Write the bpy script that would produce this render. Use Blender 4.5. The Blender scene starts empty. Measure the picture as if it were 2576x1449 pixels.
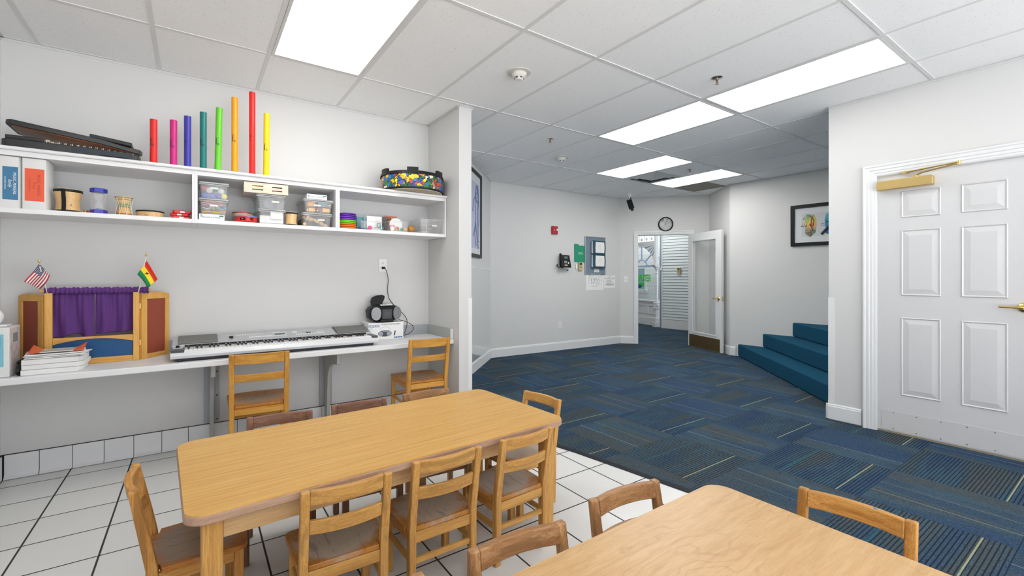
import bpy, bmesh, math, random
from math import sin, cos, pi, radians, sqrt, atan2, hypot
from mathutils import Vector, Matrix
random.seed(7)
S = bpy.context.scene
COL = S.collection

# ------------------------------------------------------------------ camera
cam_d = bpy.data.cameras.new('camera')
cam_d.sensor_width = 36.0
cam_d.lens = 1135.6 / 2576 * 36.0
cam_d.shift_y = -26.8 / 2576
cam_d.clip_start = 0.05
cam = bpy.data.objects.new('camera', cam_d)
cam.location = (0, 0, 1.252)
cam.rotation_euler = (pi / 2, 0, radians(-35.07))
COL.objects.link(cam)
S.camera = cam
# ------------------------------------------------------------------ world, exposure
w = bpy.data.worlds.new('daylight')
S.world = w
w.use_nodes = True
_t = w.node_tree; _bg = _t.nodes['Background']
# dim sky above; brighter lower half added to light the ceiling through the windows
_tc = _t.nodes.new('ShaderNodeTexCoord'); _sp = _t.nodes.new('ShaderNodeSeparateXYZ'); _rp = _t.nodes.new('ShaderNodeValToRGB')
_mr = _t.nodes.new('ShaderNodeMath'); _mr.operation = 'MULTIPLY_ADD'; _mr.inputs[1].default_value = .5; _mr.inputs[2].default_value = .5
_t.links.new(_tc.outputs['Generated'], _sp.inputs[0]); _t.links.new(_sp.outputs[2], _mr.inputs[0]); _t.links.new(_mr.outputs[0], _rp.inputs[0])
_rp.color_ramp.elements[0].position = .47; _rp.color_ramp.elements[0].color = (.97, .985, 1.0, 1)
_rp.color_ramp.elements[1].position = .53; _rp.color_ramp.elements[1].color = (.36, .365, .38, 1)
_t.links.new(_rp.outputs[0], _bg.inputs[0]); _bg.inputs[1].default_value = 7.2
S.view_settings.view_transform = 'Standard'
S.view_settings.look = 'None'
S.view_settings.exposure = 0.13
S.view_settings.gamma = 1.0
S.view_settings.use_curve_mapping = False
LIGHT_PANEL = 1.0

# ------------------------------------------------------------------ node helpers
class Nt:
    """small wrapper that lets node maths be written as expressions"""
    def __init__(s, m):
        s.t = m.node_tree
        s.t.nodes.clear()
        s.out = s.t.nodes.new('ShaderNodeOutputMaterial')
        s.p = s.t.nodes.new('ShaderNodeBsdfPrincipled')
        s.t.links.new(s.p.outputs[0], s.out.inputs[0])
    def put(s, sock, v):
        if isinstance(v, V): s.t.links.new(v.o, sock)
        elif isinstance(v, (tuple, list)): sock.default_value = tuple(v) if len(v) != 3 or sock.type != 'RGBA' else (*v, 1)
        else: sock.default_value = v
    def m(s, op, a, b=None, c=None):
        n = s.t.nodes.new('ShaderNodeMath'); n.operation = op
        for i, v in enumerate((a, b, c)):
            if v is not None: s.put(n.inputs[i], v)
        return V(s, n.outputs[0])
    def coord(s, k='Object'):
        return V(s, s.t.nodes.new('ShaderNodeTexCoord').outputs[k])
    def rand(s):
        return V(s, s.t.nodes.new('ShaderNodeObjectInfo').outputs['Random'])
    def xyz(s, v):
        n = s.t.nodes.new('ShaderNodeSeparateXYZ'); s.put(n.inputs[0], v)
        return [V(s, n.outputs[i]) for i in range(3)]
    def vec(s, x, y, z):
        n = s.t.nodes.new('ShaderNodeCombineXYZ')
        for i, v in enumerate((x, y, z)): s.put(n.inputs[i], v)
        return V(s, n.outputs[0])
    def noise(s, v, scale=5, detail=3, rough=.5, dist=0, col=False):
        n = s.t.nodes.new('ShaderNodeTexNoise'); s.put(n.inputs['Vector'], v)
        s.put(n.inputs['Scale'], scale); n.inputs['Detail'].default_value = detail
        n.inputs['Roughness'].default_value = rough; n.inputs['Distortion'].default_value = dist
        return V(s, n.outputs['Color' if col else 'Fac'])
    def white(s, v):
        n = s.t.nodes.new('ShaderNodeTexWhiteNoise'); s.put(n.inputs['Vector'], v)
        return V(s, n.outputs['Value'])
    def voro(s, v, scale, feat='F1', out='Distance'):
        n = s.t.nodes.new('ShaderNodeTexVoronoi'); n.feature = feat
        s.put(n.inputs['Vector'], v); s.put(n.inputs['Scale'], scale)
        return V(s, n.outputs[out])
    def ramp(s, f, stops, interp='LINEAR'):
        n = s.t.nodes.new('ShaderNodeValToRGB'); s.put(n.inputs[0], f)
        r = n.color_ramp; r.interpolation = interp
        while len(r.elements) < len(stops): r.elements.new(0.5)
        for e, (p, c) in zip(r.elements, stops):
            e.position = p; e.color = (*c, 1) if len(c) == 3 else c
        return V(s, n.outputs[0])
    def mix(s, f, a, b, mode='MIX'):
        n = s.t.nodes.new('ShaderNodeMix'); n.data_type = 'RGBA'; n.blend_type = mode
        s.put(n.inputs[0], f); s.put(n.inputs[6], a); s.put(n.inputs[7], b)
        return V(s, n.outputs[2])
    def bump(s, h, strength=.2, dist=.01):
        n = s.t.nodes.new('ShaderNodeBump'); s.put(n.inputs['Height'], h)
        n.inputs['Strength'].default_value = strength; n.inputs['Distance'].default_value = dist
        s.t.links.new(n.outputs[0], s.p.inputs['Normal'])
    def base(s, c, rough=.5, metal=0.0, spec=.5):
        s.put(s.p.inputs['Base Color'], c); s.put(s.p.inputs['Roughness'], rough)
        s.p.inputs['Metallic'].default_value = metal
        s.p.inputs['Specular IOR Level'].default_value = spec
class V:
    def __init__(s, n, o): s.n = n; s.o = o
    def __add__(s, b): return s.n.m('ADD', s, b)
    __radd__ = __add__
    def __sub__(s, b): return s.n.m('SUBTRACT', s, b)
    def __rsub__(s, b): return s.n.m('SUBTRACT', b, s)
    def __mul__(s, b): return s.n.m('MULTIPLY', s, b)
    __rmul__ = __mul__
    def __truediv__(s, b): return s.n.m('DIVIDE', s, b)
    def floor(s): return s.n.m('FLOOR', s)
    def frac(s): return s.n.m('FRACT', s)
    def lt(s, b): return s.n.m('LESS_THAN', s, b)
    def gt(s, b): return s.n.m('GREATER_THAN', s, b)
    def abs(s): return s.n.m('ABSOLUTE', s)
    def smooth(s, a, b):
        n = s.n.t.nodes.new('ShaderNodeMapRange'); n.interpolation_type = 'SMOOTHSTEP'
        s.n.put(n.inputs[0], s); n.inputs[1].default_value = a; n.inputs[2].default_value = b
        return V(s.n, n.outputs[0])
def newmat(name):
    m = bpy.data.materials.new(name); m.use_nodes = True
    return m, Nt(m)

_M = {}
def plain(name, c, rough=.5, metal=0.0, var=.06, scale=30, spec=.5, trans=0, alpha=None, bump=0):
    """paint, plastic, paper or metal: a colour with a faint procedural mottling"""
    if name in _M: return _M[name]
    m, n = newmat(name)
    f = n.noise(n.coord(), scale, 3)
    a = [max(0, x * (1 - var)) for x in c]; b = [min(1, x * (1 + var)) for x in c]
    n.base(n.mix(f, a, b), rough, metal, spec)
    if trans: n.p.inputs['Transmission Weight'].default_value = trans
    if alpha is not None: n.p.inputs['Alpha'].default_value = alpha
    if bump: n.bump(f, bump, .004)
    _M[name] = m
    return m

def wood(name, dark, mid, light, axis=0, grain=1.0, rough=.42, wear=None, lengthwise=26.0):
    """oak: fibres run along one axis; `wear` mixes in a grey-brown bare patch"""
    if name in _M: return _M[name]
    m, n = newmat(name)
    x, y, z = n.xyz(n.coord())
    r = n.rand() * 37.0
    s = [1.0, 1.0, 1.0]; s[axis] = 1 / lengthwise
    v = n.vec((x + r) * s[0], (y + r) * s[1], (z + r) * s[2])
    big = n.noise(v, 34 * grain, 4, .6, .35)
    fine = n.noise(v, 260 * grain, 4, .85)
    pores = n.noise(v, 420 * grain, 2, .5)
    f = big * .48 + fine * .52
    c = n.ramp(f, [(.30, dark), (.5, mid), (.68, light)])
    c = n.mix(pores.gt(.60) * .38, c, dark)
    if wear:
        kind, wc = wear
        if kind == 'seat':      # bare patch in the middle of the seat, bounded by noise
            d = n.m('SQRT', x * x * 42.0 + (y + .01) * (y + .01) * 50.0)
            e = d + (n.noise(n.vec(x + r, y, z), 14, 4, .6) - .5) * .75
            c = n.mix(e.smooth(1.12, .72), c, n.mix(fine, [k * .62 for k in wc], [min(1, k * 1.35) for k in wc]))
            c = n.mix(n.noise(v, 60, 3).gt(.63) * .45, c, [k * .35 for k in wc])
        else:
            e = n.noise(n.vec((x + r) * s[0] * 3, (y + r) * s[1] * 3, (z + r) * s[2] * 3), 9, 4, .65)
            c = n.mix(e.smooth(.50, .66) * .8, c, wc)
    n.base(c, rough, 0, .4)
    n.bump(fine, .12, .002)
    _M[name] = m
    return m

# ------------------------------------------------------------------ mesh helpers
class MB:
    def __init__(s): s.bm = bmesh.new(); s.mi = 0
    def _tag(s, faces):
        for f in faces: f.material_index = s.mi
    def box(s, x0, x1, y0, y1, z0, z1, M=None):
        v = [s.bm.verts.new((x, y, z)) for x in (x0, x1) for y in (y0, y1) for z in (z0, z1)]
        if M: 
            for q in v: q.co = M @ q.co
        s._tag([s.bm.faces.new([v[i] for i in q]) for q in ((0, 1, 3, 2), (4, 6, 7, 5), (0, 4, 5, 1), (2, 3, 7, 6), (0, 2, 6, 4), (1, 5, 7, 3))])
        return s
    def prism(s, poly, a, b, axis='z', M=None):
        """poly of 2-D points extruded along axis from a to b"""
        def p(q, h):
            c = {'z': (q[0], q[1], h), 'x': (h, q[0], q[1]), 'y': (q[0], h, q[1])}[axis]
            c = Vector(c); return M @ c if M else c
        lo = [s.bm.verts.new(p(q, a)) for q in poly]; hi = [s.bm.verts.new(p(q, b)) for q in poly]
        n = len(poly)
        fs = [s.bm.faces.new(lo[::-1]), s.bm.faces.new(hi)]
        for i in range(n):
            fs.append(s.bm.faces.new((lo[i], lo[(i + 1) % n], hi[(i + 1) % n], hi[i])))
        s._tag(fs); return s
    def lathe(s, prof, c=(0, 0, 0), n=32, M=None, sy=1.0):
        """profile [(r,z)] about the z axis"""
        rings = []
        for r, z in prof:
            ring = []
            for i in range(n):
                a = 2 * pi * i / n
                q = Vector((c[0] + r * cos(a), c[1] + r * sin(a) * sy, c[2] + z))
                ring.append(s.bm.verts.new(M @ q if M else q))
            rings.append(ring)
        fs = []
        for j in range(len(rings) - 1):
            for i in range(n):
                fs.append(s.bm.faces.new((rings[j][i], rings[j][(i + 1) % n], rings[j + 1][(i + 1) % n], rings[j + 1][i])))
        if prof[0][0] > 1e-5: fs.append(s.bm.faces.new(rings[0][::-1]))
        if prof[-1][0] > 1e-5: fs.append(s.bm.faces.new(rings[-1]))
        s._tag(fs); return s
    def tube(s, pts, r, n=8, closed=False):
        pts = [Vector(p) for p in pts]; rings = []; N = len(pts); up = Vector((0, 0, 1)); prev = None
        for i, p in enumerate(pts):
            a = pts[(i - 1) % N] if closed or i > 0 else p; b = pts[(i + 1) % N] if closed or i < N - 1 else p
            d = (b - a).normalized()
            if prev is None:
                x = d.cross(up) if abs(d.z) < .95 else d.cross(Vector((1, 0, 0)))
            else: x = prev - d * prev.dot(d)
            x.normalize(); prev = x; y = d.cross(x)
            rr = r[i] if isinstance(r, (list, tuple)) else r
            rings.append([s.bm.verts.new(p + (x * cos(2 * pi * k / n) + y * sin(2 * pi * k / n)) * rr) for k in range(n)])
        fs = []
        for j in range(N if closed else N - 1):
            A = rings[j]; B = rings[(j + 1) % N]
            for k in range(n): fs.append(s.bm.faces.new((A[k], A[(k + 1) % n], B[(k + 1) % n], B[k])))
        if not closed: fs += [s.bm.faces.new(rings[0][::-1]), s.bm.faces.new(rings[-1])]
        s._tag(fs); return s
    def grid(s, fn, nu, nv, th=0, mfn=None):
        """sheet from fn(u,v) with optional thickness along z-like offset fn(u,v,side)"""
        g = [[s.bm.verts.new(fn(i / nu, j / nv)) for j in range(nv + 1)] for i in range(nu + 1)]
        for i in range(nu):
            for j in range(nv):
                f = s.bm.faces.new((g[i][j], g[i + 1][j], g[i + 1][j + 1], g[i][j + 1]))
                f.material_index = mfn(i, j) if mfn else s.mi
        return s
    def sphere(s, c, r, n=16, sc=(1, 1, 1)):
        prof = [(max(1e-6, r * sin(pi * i / (n // 2))), -r * cos(pi * i / (n // 2))) for i in range(n // 2 + 1)]
        rings = []; fs = []
        for rr, z in prof:
            rings.append([s.bm.verts.new((c[0] + rr * cos(2 * pi * k / n) * sc[0], c[1] + rr * sin(2 * pi * k / n) * sc[1], c[2] + z * sc[2])) for k in range(n)])
        for j in range(len(rings) - 1):
            for k in range(n): fs.append(s.bm.faces.new((rings[j][k], rings[j][(k + 1) % n], rings[j + 1][(k + 1) % n], rings[j + 1][k])))
        s._tag(fs); return s
    def quad(s, *p):
        s._tag([s.bm.faces.new([s.bm.verts.new(q) for q in p])]); return s
    def obj(s, name, mats, parent=None, bevel=0, smooth=35, solid=0, M=None, seg=2):
        bmesh.ops.remove_doubles(s.bm, verts=s.bm.verts, dist=1e-6)
        bmesh.ops.recalc_face_normals(s.bm, faces=s.bm.faces)
        me = bpy.data.meshes.new(name); s.bm.to_mesh(me); s.bm.free()
        if M: me.transform(M)
        if not isinstance(mats, (list, tuple)): mats = [mats]
        for m in mats: me.materials.append(m)
        if smooth:
            me.shade_smooth(); me.set_sharp_from_angle(angle=radians(smooth))
        o = bpy.data.objects.new(name, me); COL.objects.link(o)
        if parent: o.parent = parent
        if solid:
            q = o.modifiers.new('thickness', 'SOLIDIFY'); q.thickness = solid; q.offset = 0
        if bevel:
            q = o.modifiers.new('bevel', 'BEVEL'); q.width = bevel; q.segments = seg; q.limit_method = 'ANGLE'; q.angle_limit = radians(40)
            q.harden_normals = True
        return o
def tag(o, label, cat, group=None):
    o['label'] = label; o['category'] = cat
    if group: o['group'] = group
    return o
def thing(name, label, cat, loc=(0, 0, 0), rz=0, group=None, rot=None):
    o = bpy.data.objects.new(name, None); o.empty_display_size = .05
    COL.objects.link(o); o.location = loc; o.rotation_euler = rot if rot else (0, 0, rz)
    return tag(o, label, cat, group)
def struct(o):
    o['kind'] = 'structure'; return o
def rrect(x0, x1, y0, y1, r, n=5):
    p = []
    for cx, cy, a0 in ((x1 - r, y1 - r, 0), (x0 + r, y1 - r, 90), (x0 + r, y0 + r, 180), (x1 - r, y0 + r, 270)):
        for i in range(n + 1):
            a = radians(a0 + 90 * i / n); p.append((cx + r * cos(a), cy + r * sin(a)))
    return p
def text(body, size, mat, name='lettering', parent=None, M=None, ext=.0004, align='CENTER', sx=1.0, shear=0, bold=0):
    """mesh lettering lying in local xz plane facing -y after M"""
    c = bpy.data.curves.new('t', 'FONT'); c.body = body; c.size = size; c.extrude = ext; c.align_x = align; c.align_y = 'CENTER'
    c.shear = shear; c.resolution_u = 3; c.offset = bold
    o = bpy.data.objects.new('t', c); COL.objects.link(o)
    dg = bpy.context.evaluated_depsgraph_get(); dg.update()
    me = bpy.data.meshes.new_from_object(o.evaluated_get(dg)); me.name = name
    bpy.data.objects.remove(o); bpy.data.curves.remove(c)
    me.transform(Matrix.Diagonal((sx, 1, 1, 1)))
    me.transform((M if M else Matrix()) @ Matrix.Rotation(pi / 2, 4, 'X'))
    me.materials.clear(); me.materials.append(mat)
    q = bpy.data.objects.new(name, me); COL.objects.link(q)
    if parent: q.parent = parent
    return q
def frame(p0, p1):
    """x along p0->p1, y to its left, z up"""
    d = Vector((p1[0] - p0[0], p1[1] - p0[1], 0)).normalized()
    M = Matrix(((d.x, -d.y, 0, p0[0]), (d.y, d.x, 0, p0[1]), (0, 0, 1, 0), (0, 0, 0, 1)))
    return M, hypot(p1[0] - p0[0], p1[1] - p0[1])
def TR(x, y, z): return Matrix.Translation((x, y, z))
def RZ(a): return Matrix.Rotation(a, 4, 'Z')
def copy_tree(o, parent=None):
    c = o.copy(); COL.objects.link(c); c.parent = parent
    for ch in list(o.children): copy_tree(ch, c)
    return c

# ------------------------------------------------------------------ materials
def wall_mat(name, c):
    m, n = newmat(name)
    v = n.coord(); f = n.noise(v, 1.3, 4, .6); g = n.noise(v, 160, 2)
    col = n.mix(f, [k * .965 for k in c], c)
    scuff = n.noise(v, 7, 5, .7)
    col = n.mix(scuff.gt(.74) * .25, col, [k * .7 for k in c])
    n.base(col, .55, 0, .35); n.bump(g, .06, .003); return m
M_wall = wall_mat('wall_paint', (.69, .69, .685))
M_trim = plain('white_gloss_trim', (.77, .78, .79), .32, var=.02, scale=4)
M_white = plain('white_paint', (.84, .84, .85), .4, var=.02, scale=5)
def ceiling_mat():
    m, n = newmat('mineral_fibre_tile')
    v = n.coord(); f = n.noise(v, 90, 4, .7); h = n.voro(v, 55); k = n.noise(v, 1.1, 2)
    pit = (h.lt(.16)) * n.noise(v, 23, 2).gt(.5)
    col = n.mix(k, (.90, .905, .91), (.93, .935, .94))
    col = n.mix(pit * .55, col, (.50, .50, .49)); col = n.mix(f.gt(.62) * .18, col, (.6, .6, .6))
    n.base(col, .9, 0, .1); n.bump(f, .25, .003); return m
M_ceil = ceiling_mat()
def floor_tile_mat():
    m, n = newmat('white_floor_tile')
    x, y, z = n.xyz(n.coord())
    fx = ((x + .663) / .3085); fy = ((y - 2.128) / .3005)
    g = .5 - (fx.frac() - .5).abs(); h = .5 - (fy.frac() - .5).abs()
    d = n.m('MINIMUM', g, h)
    cell = n.white(n.vec(fx.floor(), fy.floor(), 0.0))
    col = n.mix(cell, (.74, .74, .725), (.78, .78, .765))
    dirt = n.noise(n.coord(), 9, 5, .7); col = n.mix(dirt.gt(.68) * .12, col, (.45, .43, .38))
    grout = d.smooth(.016, .011)
    col = n.mix(grout, col, (.035, .035, .033))
    n.base(col, grout * .6 + .22, 0, .5); n.bump(d.smooth(.004, .02), .4, .004); return m
M_tile = floor_tile_mat()
def carpet_mat():
    """quarter-turned square carpet tiles, ribbed, with colour bands and single bright yarn lines"""
    m, n = newmat('blue_carpet_tile')
    x, y, z = n.xyz(n.coord())
    fx = (x - 3.08) / .605; fy = (y - .965) / .605
    i = fx.floor(); j = fy.floor(); u = fx.frac(); v = fy.frac()
    par = ((i + j) * .5 + 8.0).frac().gt(.25)                    # 0 -> lines run along x, 1 -> along y
    across = n.mixf(par, v, u) if hasattr(n, 'mixf') else v * (1 - par) + u * par
    along = u * (1 - par) + v * par
    idn = n.white(n.vec(i, j, 3.0)); idm = n.white(n.vec(i, j, 9.0))
    flip = idm.gt(.7)
    a = across * (1 - flip) + (1 - across) * flip
    band = n.noise(n.vec(a * 2.3 + idn * 60.0, along * .35 + idn * 11.0, idn * 30.0), 1.25, 2, .5)
    fib = n.noise(n.coord(), 330, 3, .8); fleck = n.noise(n.vec(across * 90.0, along * 14.0, idn * 9.0), 1.0, 3, .8)
    t = (band - .5) * .85 + .49 + (idn - .5) * .10 + (1.0 - par) * .03
    c = n.ramp(t, [(.28, (.013, .038, .105)), (.40, (.020, .060, .135)), (.50, (.032, .070, .118)), (.57, (.058, .080, .090)), (.70, (.072, .078, .074))])
    c = n.mix((band * 3.1 + idm).frac().gt(.82) * .55, c, (.045, .115, .165))
    c = n.mix((fib - .44) * 1.7, c, (.13, .165, .20)); c = n.mix((.50 - fib) * 2.2, c, (.004, .010, .022)); c = n.mix(fleck.gt(.6) * .45, c, (.006, .013, .024))
    ribs = (across * 34.0).frac(); rib = ((ribs - .5).abs()).smooth(.28, .44)
    sp = n.xyz(n.voro(n.coord(), 380, 'F1', 'Color'))[0]; c = n.mix(sp.smooth(.55, 1.0) * .42, c, (.12, .17, .22)); c = n.mix(sp.smooth(.45, .0) * .55, c, (.004, .009, .020))
    c = n.mix(rib * (.80 - par * .62), c, (.004, .008, .014))
    def line(pos, wd): return ((a - pos).abs()).lt(wd)
    y1 = line(.185, .0060) * (1 - par); tl = line(.70, .010) * (1 - par) * idn.gt(.3)
    w1 = line(.30, .0042) * par; w2 = line(.56, .0034) * par * idn.gt(.35)
    c = n.mix(y1 * (.20 + fleck * .5), c, (.60, .60, .34)); c = n.mix(tl * .5, c, (.02, .14, .17))
    c = n.mix(w1 * .42, c, (.46, .50, .46)); c = n.mix(w2 * .32, c, (.44, .43, .32))
    seam = n.m('MINIMUM', .5 - (u - .5).abs(), .5 - (v - .5).abs()).lt(.004)
    c = n.mix(seam * .4, c, (.010, .018, .028))
    n.base(c, .95, 0, .1); n.bump(fib + (1 - rib) * .8, .5, .004); return m
M_carpet = carpet_mat()
M_stairc = plain('teal_stair_carpet', (.010, .072, .130), .95, var=.35, scale=260, spec=.1, bump=.5)
OAK = dict(dark=(.36, .155, .040), mid=(.62, .325, .085), light=(.76, .46, .150))
GOLD = dict(dark=(.42, .17, .025), mid=(.66, .32, .055), light=(.78, .44, .10))
RED = dict(dark=(.13, .052, .032), mid=(.25, .115, .065), light=(.42, .24, .14))
def laminate(name, d, mi, l, cath):
    m, n = newmat(name)
    x, y, z = n.xyz(n.coord())
    warp = n.noise(n.vec(x * .9, y * 2.2, 0.0), 1.6, 3, .6)
    if cath:
        cs = n.m('SINE', (y + n.noise(n.vec(x * 1.3, y * 3.0, 4.0), 1.7, 3, .55) * .50) * 170.0)
        f = n.noise(n.vec(x * .8, y * 9.0, 0.0), 5, 5, .75, .3) * .7 + .15 - cs.smooth(.55, 1.0) * .10 * n.noise(n.vec(x, y, 7.0), 3.0, 2).smooth(.42, .6)
    else:
        f = n.m('SINE', (y + warp * .055) * 260.0) * .045 + n.noise(n.vec(x * .35, y * 9.0, 0.0), 6, 4, .7)
    fine = n.noise(n.vec(x * 5.0, y * 110.0, 0.0), 7, 4, .8)
    c = n.ramp(f * .66 + fine * .34, [(.33, d), (.5, mi), (.66, l)])
    n.base(c, .36, 0, .45); return m
M_lam1 = laminate('oak_laminate', (.50, .255, .055), (.66, .365, .085), (.75, .46, .135), False)
M_lam2 = laminate('pale_oak_laminate', (.46, .255, .10), (.60, .37, .165), (.71, .485, .26), True)
M_band = wood('table_edge_band', (.30, .18, .13), (.48, .30, .20), (.58, .38, .27), 0)
M_tleg = wood('table_leg_oak', *[OAK[k] for k in ('dark', 'mid', 'light')], axis=2)
M_tapr = wood('table_apron_oak', (.50, .28, .12), (.66, .42, .20), (.76, .52, .28), axis=0)
M_black = plain('black_plastic', (.008, .009, .010), .42, var=.3, spec=.3)
M_edge = plain('carpet_edge_rubber', (.008, .011, .018), .75, var=.2)
M_blackm = plain('black_rubber', (.010, .010, .012), .7, var=.3)
M_brass = plain('polished_brass', (.78, .55, .20), .22, 1.0, var=.05)
M_brassb = plain('satin_brass', (.66, .49, .20), .38, .9, var=.05)
M_chrome = plain('chrome', (.62, .60, .56), .2, 1.0, var=.1)
M_grey = plain('grey_laminate', (.40, .42, .45), .45, var=.04)
M_counter = plain('pale_grey_laminate', (.78, .785, .79), .38, var=.03, scale=8)
M_bracket = plain('grey_bracket_paint', (.43, .43, .41), .5, var=.06, scale=6)
M_paper = plain('white_paper', (.85, .85, .84), .7, var=.02)
M_ink = plain('black_ink', (.02, .02, .025), .6)
# ================================================================== THE ROOM
H = 2.743
def slab(name, p0, p1, t, z0=0.0, z1=H + .05, opening=None, ext0=0, ext1=0, mat=None):
    """wall whose inner face runs p0->p1 (room on the right hand side), thickness t to the left"""
    Mx, L = frame(p0, p1); mb = MB()
    if opening:
        u0, u1, zt = opening
        mb.box(-ext0, u0, 0, t, z0, z1, Mx); mb.box(u1, L + ext1, 0, t, z0, z1, Mx); mb.box(u0, u1, 0, t, zt, z1, Mx)
    else: mb.box(-ext0, L + ext1, 0, t, z0, z1, Mx)
    return struct(mb.obj(name, mat or M_wall, smooth=0))
A0 = (2.0, 4.12); A1 = (3.73, 5.895); A2 = (6.574, 5.81); A3 = (7.60, 4.628); A4 = (7.025, 3.92); A5 = (7.28, -1.0)
slab('wall_left', (-.985, -2.6), (-.985, 4.10), .12, ext0=.12, ext1=.12)
slab('wall_back', (-.985, 4.10), (1.875, 4.10), .12)
mb = MB(); mb.box(1.875, 2.0, 3.47, 4.24, 0, H + .05); struct(mb.obj('wall_partition', M_wall, bevel=.004))
slab('wall_angled', A0, A1, .12, ext0=-.01)
slab('wall_far', A1, A2, .12)
slab('wall_doorway', A2, A3, .12, opening=(.327, 1.235, 2.045))
slab('wall_return', A3, A4, .12, ext0=.0)
slab('wall_stairs', A4, A5, .12)
slab('wall_stairwell', A5, (4.68, -1.0), .12)
# right wall with the panelled door
mb = MB()
mb.box(4.55, 4.68, 1.305, 1.645, 0, H + .05); mb.box(4.55, 4.68, -2.6, .431, 0, H + .05); mb.box(4.55, 4.68, .431, 1.305, 2.075, H + .05)
mb.box(4.66, 4.68, .431, 1.305, 0, 2.075)
struct(mb.obj('wall_right', M_wall, smooth=0))
# unseen rear wall; its two wide windows are added to let in light
mb = MB(); y0, y1 = -2.72, -2.60
for a, b in ((-1.105, -.75), (1.65, 1.95), (4.25, 4.68)): mb.box(a, b, y0, y1, 0, H + .05)
for a, b in ((-.75, 1.65), (1.95, 4.25)): mb.box(a, b, y0, y1, 0, .15); mb.box(a, b, y0, y1, 2.6, H + .05)
struct(mb.obj('wall_rear', M_wall, smooth=0))
for i, (a, b) in enumerate(((-.75, 1.65), (1.95, 4.25))):  # frames for the added light openings, out of view
    mb = MB(); f = .05
    mb.box(a, b, -2.70, -2.62, .15, .15 + f); mb.box(a, b, -2.70, -2.62, 2.6 - f, 2.6)
    for q in (a, (a + b) / 2 - f / 2, b - f): mb.box(q, q + f, -2.70, -2.62, .15 + f, 2.6 - f)
    struct(mb.obj('window_%d' % (i + 1), M_trim, bevel=.004))
# ceiling, T-bar grid
mb = MB(); mb.box(-1.15, 10.8, -2.75, 9.2, H, H + .04); struct(mb.obj('ceiling', M_ceil, smooth=0))
GX = 1.622; GY = 2.178
M_tee = plain('ceiling_grid_metal', (.72, .72, .72), .5, var=.03)
mb = MB()
for k in range(-5, 10):
    x = GX + .6096 * k
    if -.98 < x < 7.3: mb.box(x - .012, x + .012, -2.6, 5.9, H - .004, H + .002)
for k in range(-4, 4):
    y = GY + 1.2192 * k
    mb.box(-.985, 7.4, y - .012, y + .012, H - .0045, H + .002)
mb.box(4.06 + .6096 * 4 + .61, 7.3, 4.616 - .61, 4.616 - .586, H - .0045, H + .002)
grid = mb.obj('trim_1', M_tee, smooth=0); struct(grid)
# wall angle of the grid
mb = MB()
def angle(p0, p1):
    Mx, L = frame(p0, p1); mb.box(0, L, -.018, -.001, H - .006, H - .0005, Mx); mb.box(0, L, -.003, -.0005, H - .022, H - .001, Mx)
for a, b in (((-.985, 0), (-.985, 4.1)), ((-.985, 4.1), (1.875, 4.1)), ((1.875, 4.1), (1.875, 3.47)), ((1.875, 3.47), (2.0, 3.47)), ((2.0, 3.47), (2.0, 4.12)), (A0, A1), (A1, A2), (A2, A3), (A3, A4), (A4, A5), ((4.55, 1.645), (4.55, -1))): angle(a, b)
struct(mb.obj('trim_2', plain('wall_angle_metal', (.66, .66, .66), .5), smooth=0))
# floor: tiles under everything, carpet with a rubber edge on top
mb = MB(); mb.box(-1.15, 10.8, -2.75, 9.2, -.06, 0); struct(mb.obj('floor', M_tile, smooth=0))
edge = [(2.0, 3.40), (2.06, 3.10), (2.13, 2.84), (2.20, 2.58), (2.245, 2.38), (2.285, 2.12), (2.325, 1.85), (2.365, 1.58), (2.40, 1.36), (2.45, 1.12), (2.50, .88), (2.545, .68), (2.58, .50), (2.62, .25), (2.67, 0), (2.74, -.4), (2.9, -1.2), (3.1, -2.6)]
mb = MB(); mb.prism([(2.0, 4.12)] + edge + [(10.8, -2.6), (10.8, 9.2), (3.0, 9.2), (2.6, 5.0)], .0005, .009); struct(mb.obj('floor_carpet', M_carpet, smooth=0))
mb = MB()
for i in range(len(edge) - 1):
    (xa, ya), (xb, yb) = edge[i], edge[i + 1]
    for q in ((0, .004), ):
        mb.bm.faces.new([mb.bm.verts.new(v) for v in ((xa - .030, ya, .0012), (xb - .030, yb, .0012), (xb - .008, yb, .011), (xa - .008, ya, .011))])
        mb.bm.faces.new([mb.bm.verts.new(v) for v in ((xa - .008, ya, .011), (xb - .008, yb, .011), (xb + .006, yb, .0115), (xa + .006, ya, .0115))])
        mb.bm.faces.new([mb.bm.verts.new(v) for v in ((xa + .006, ya, .0115), (xb + .006, yb, .0115), (xb + .006, yb, .001), (xa + .006, ya, .001))])
        mb.bm.faces.new([mb.bm.verts.new(v) for v in ((xa - .030, ya, .0012), (xa + .006, ya, .001), (xb + .006, yb, .001), (xb - .030, yb, .0012))])
struct(mb.obj('trim_3', M_edge, smooth=60))
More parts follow.
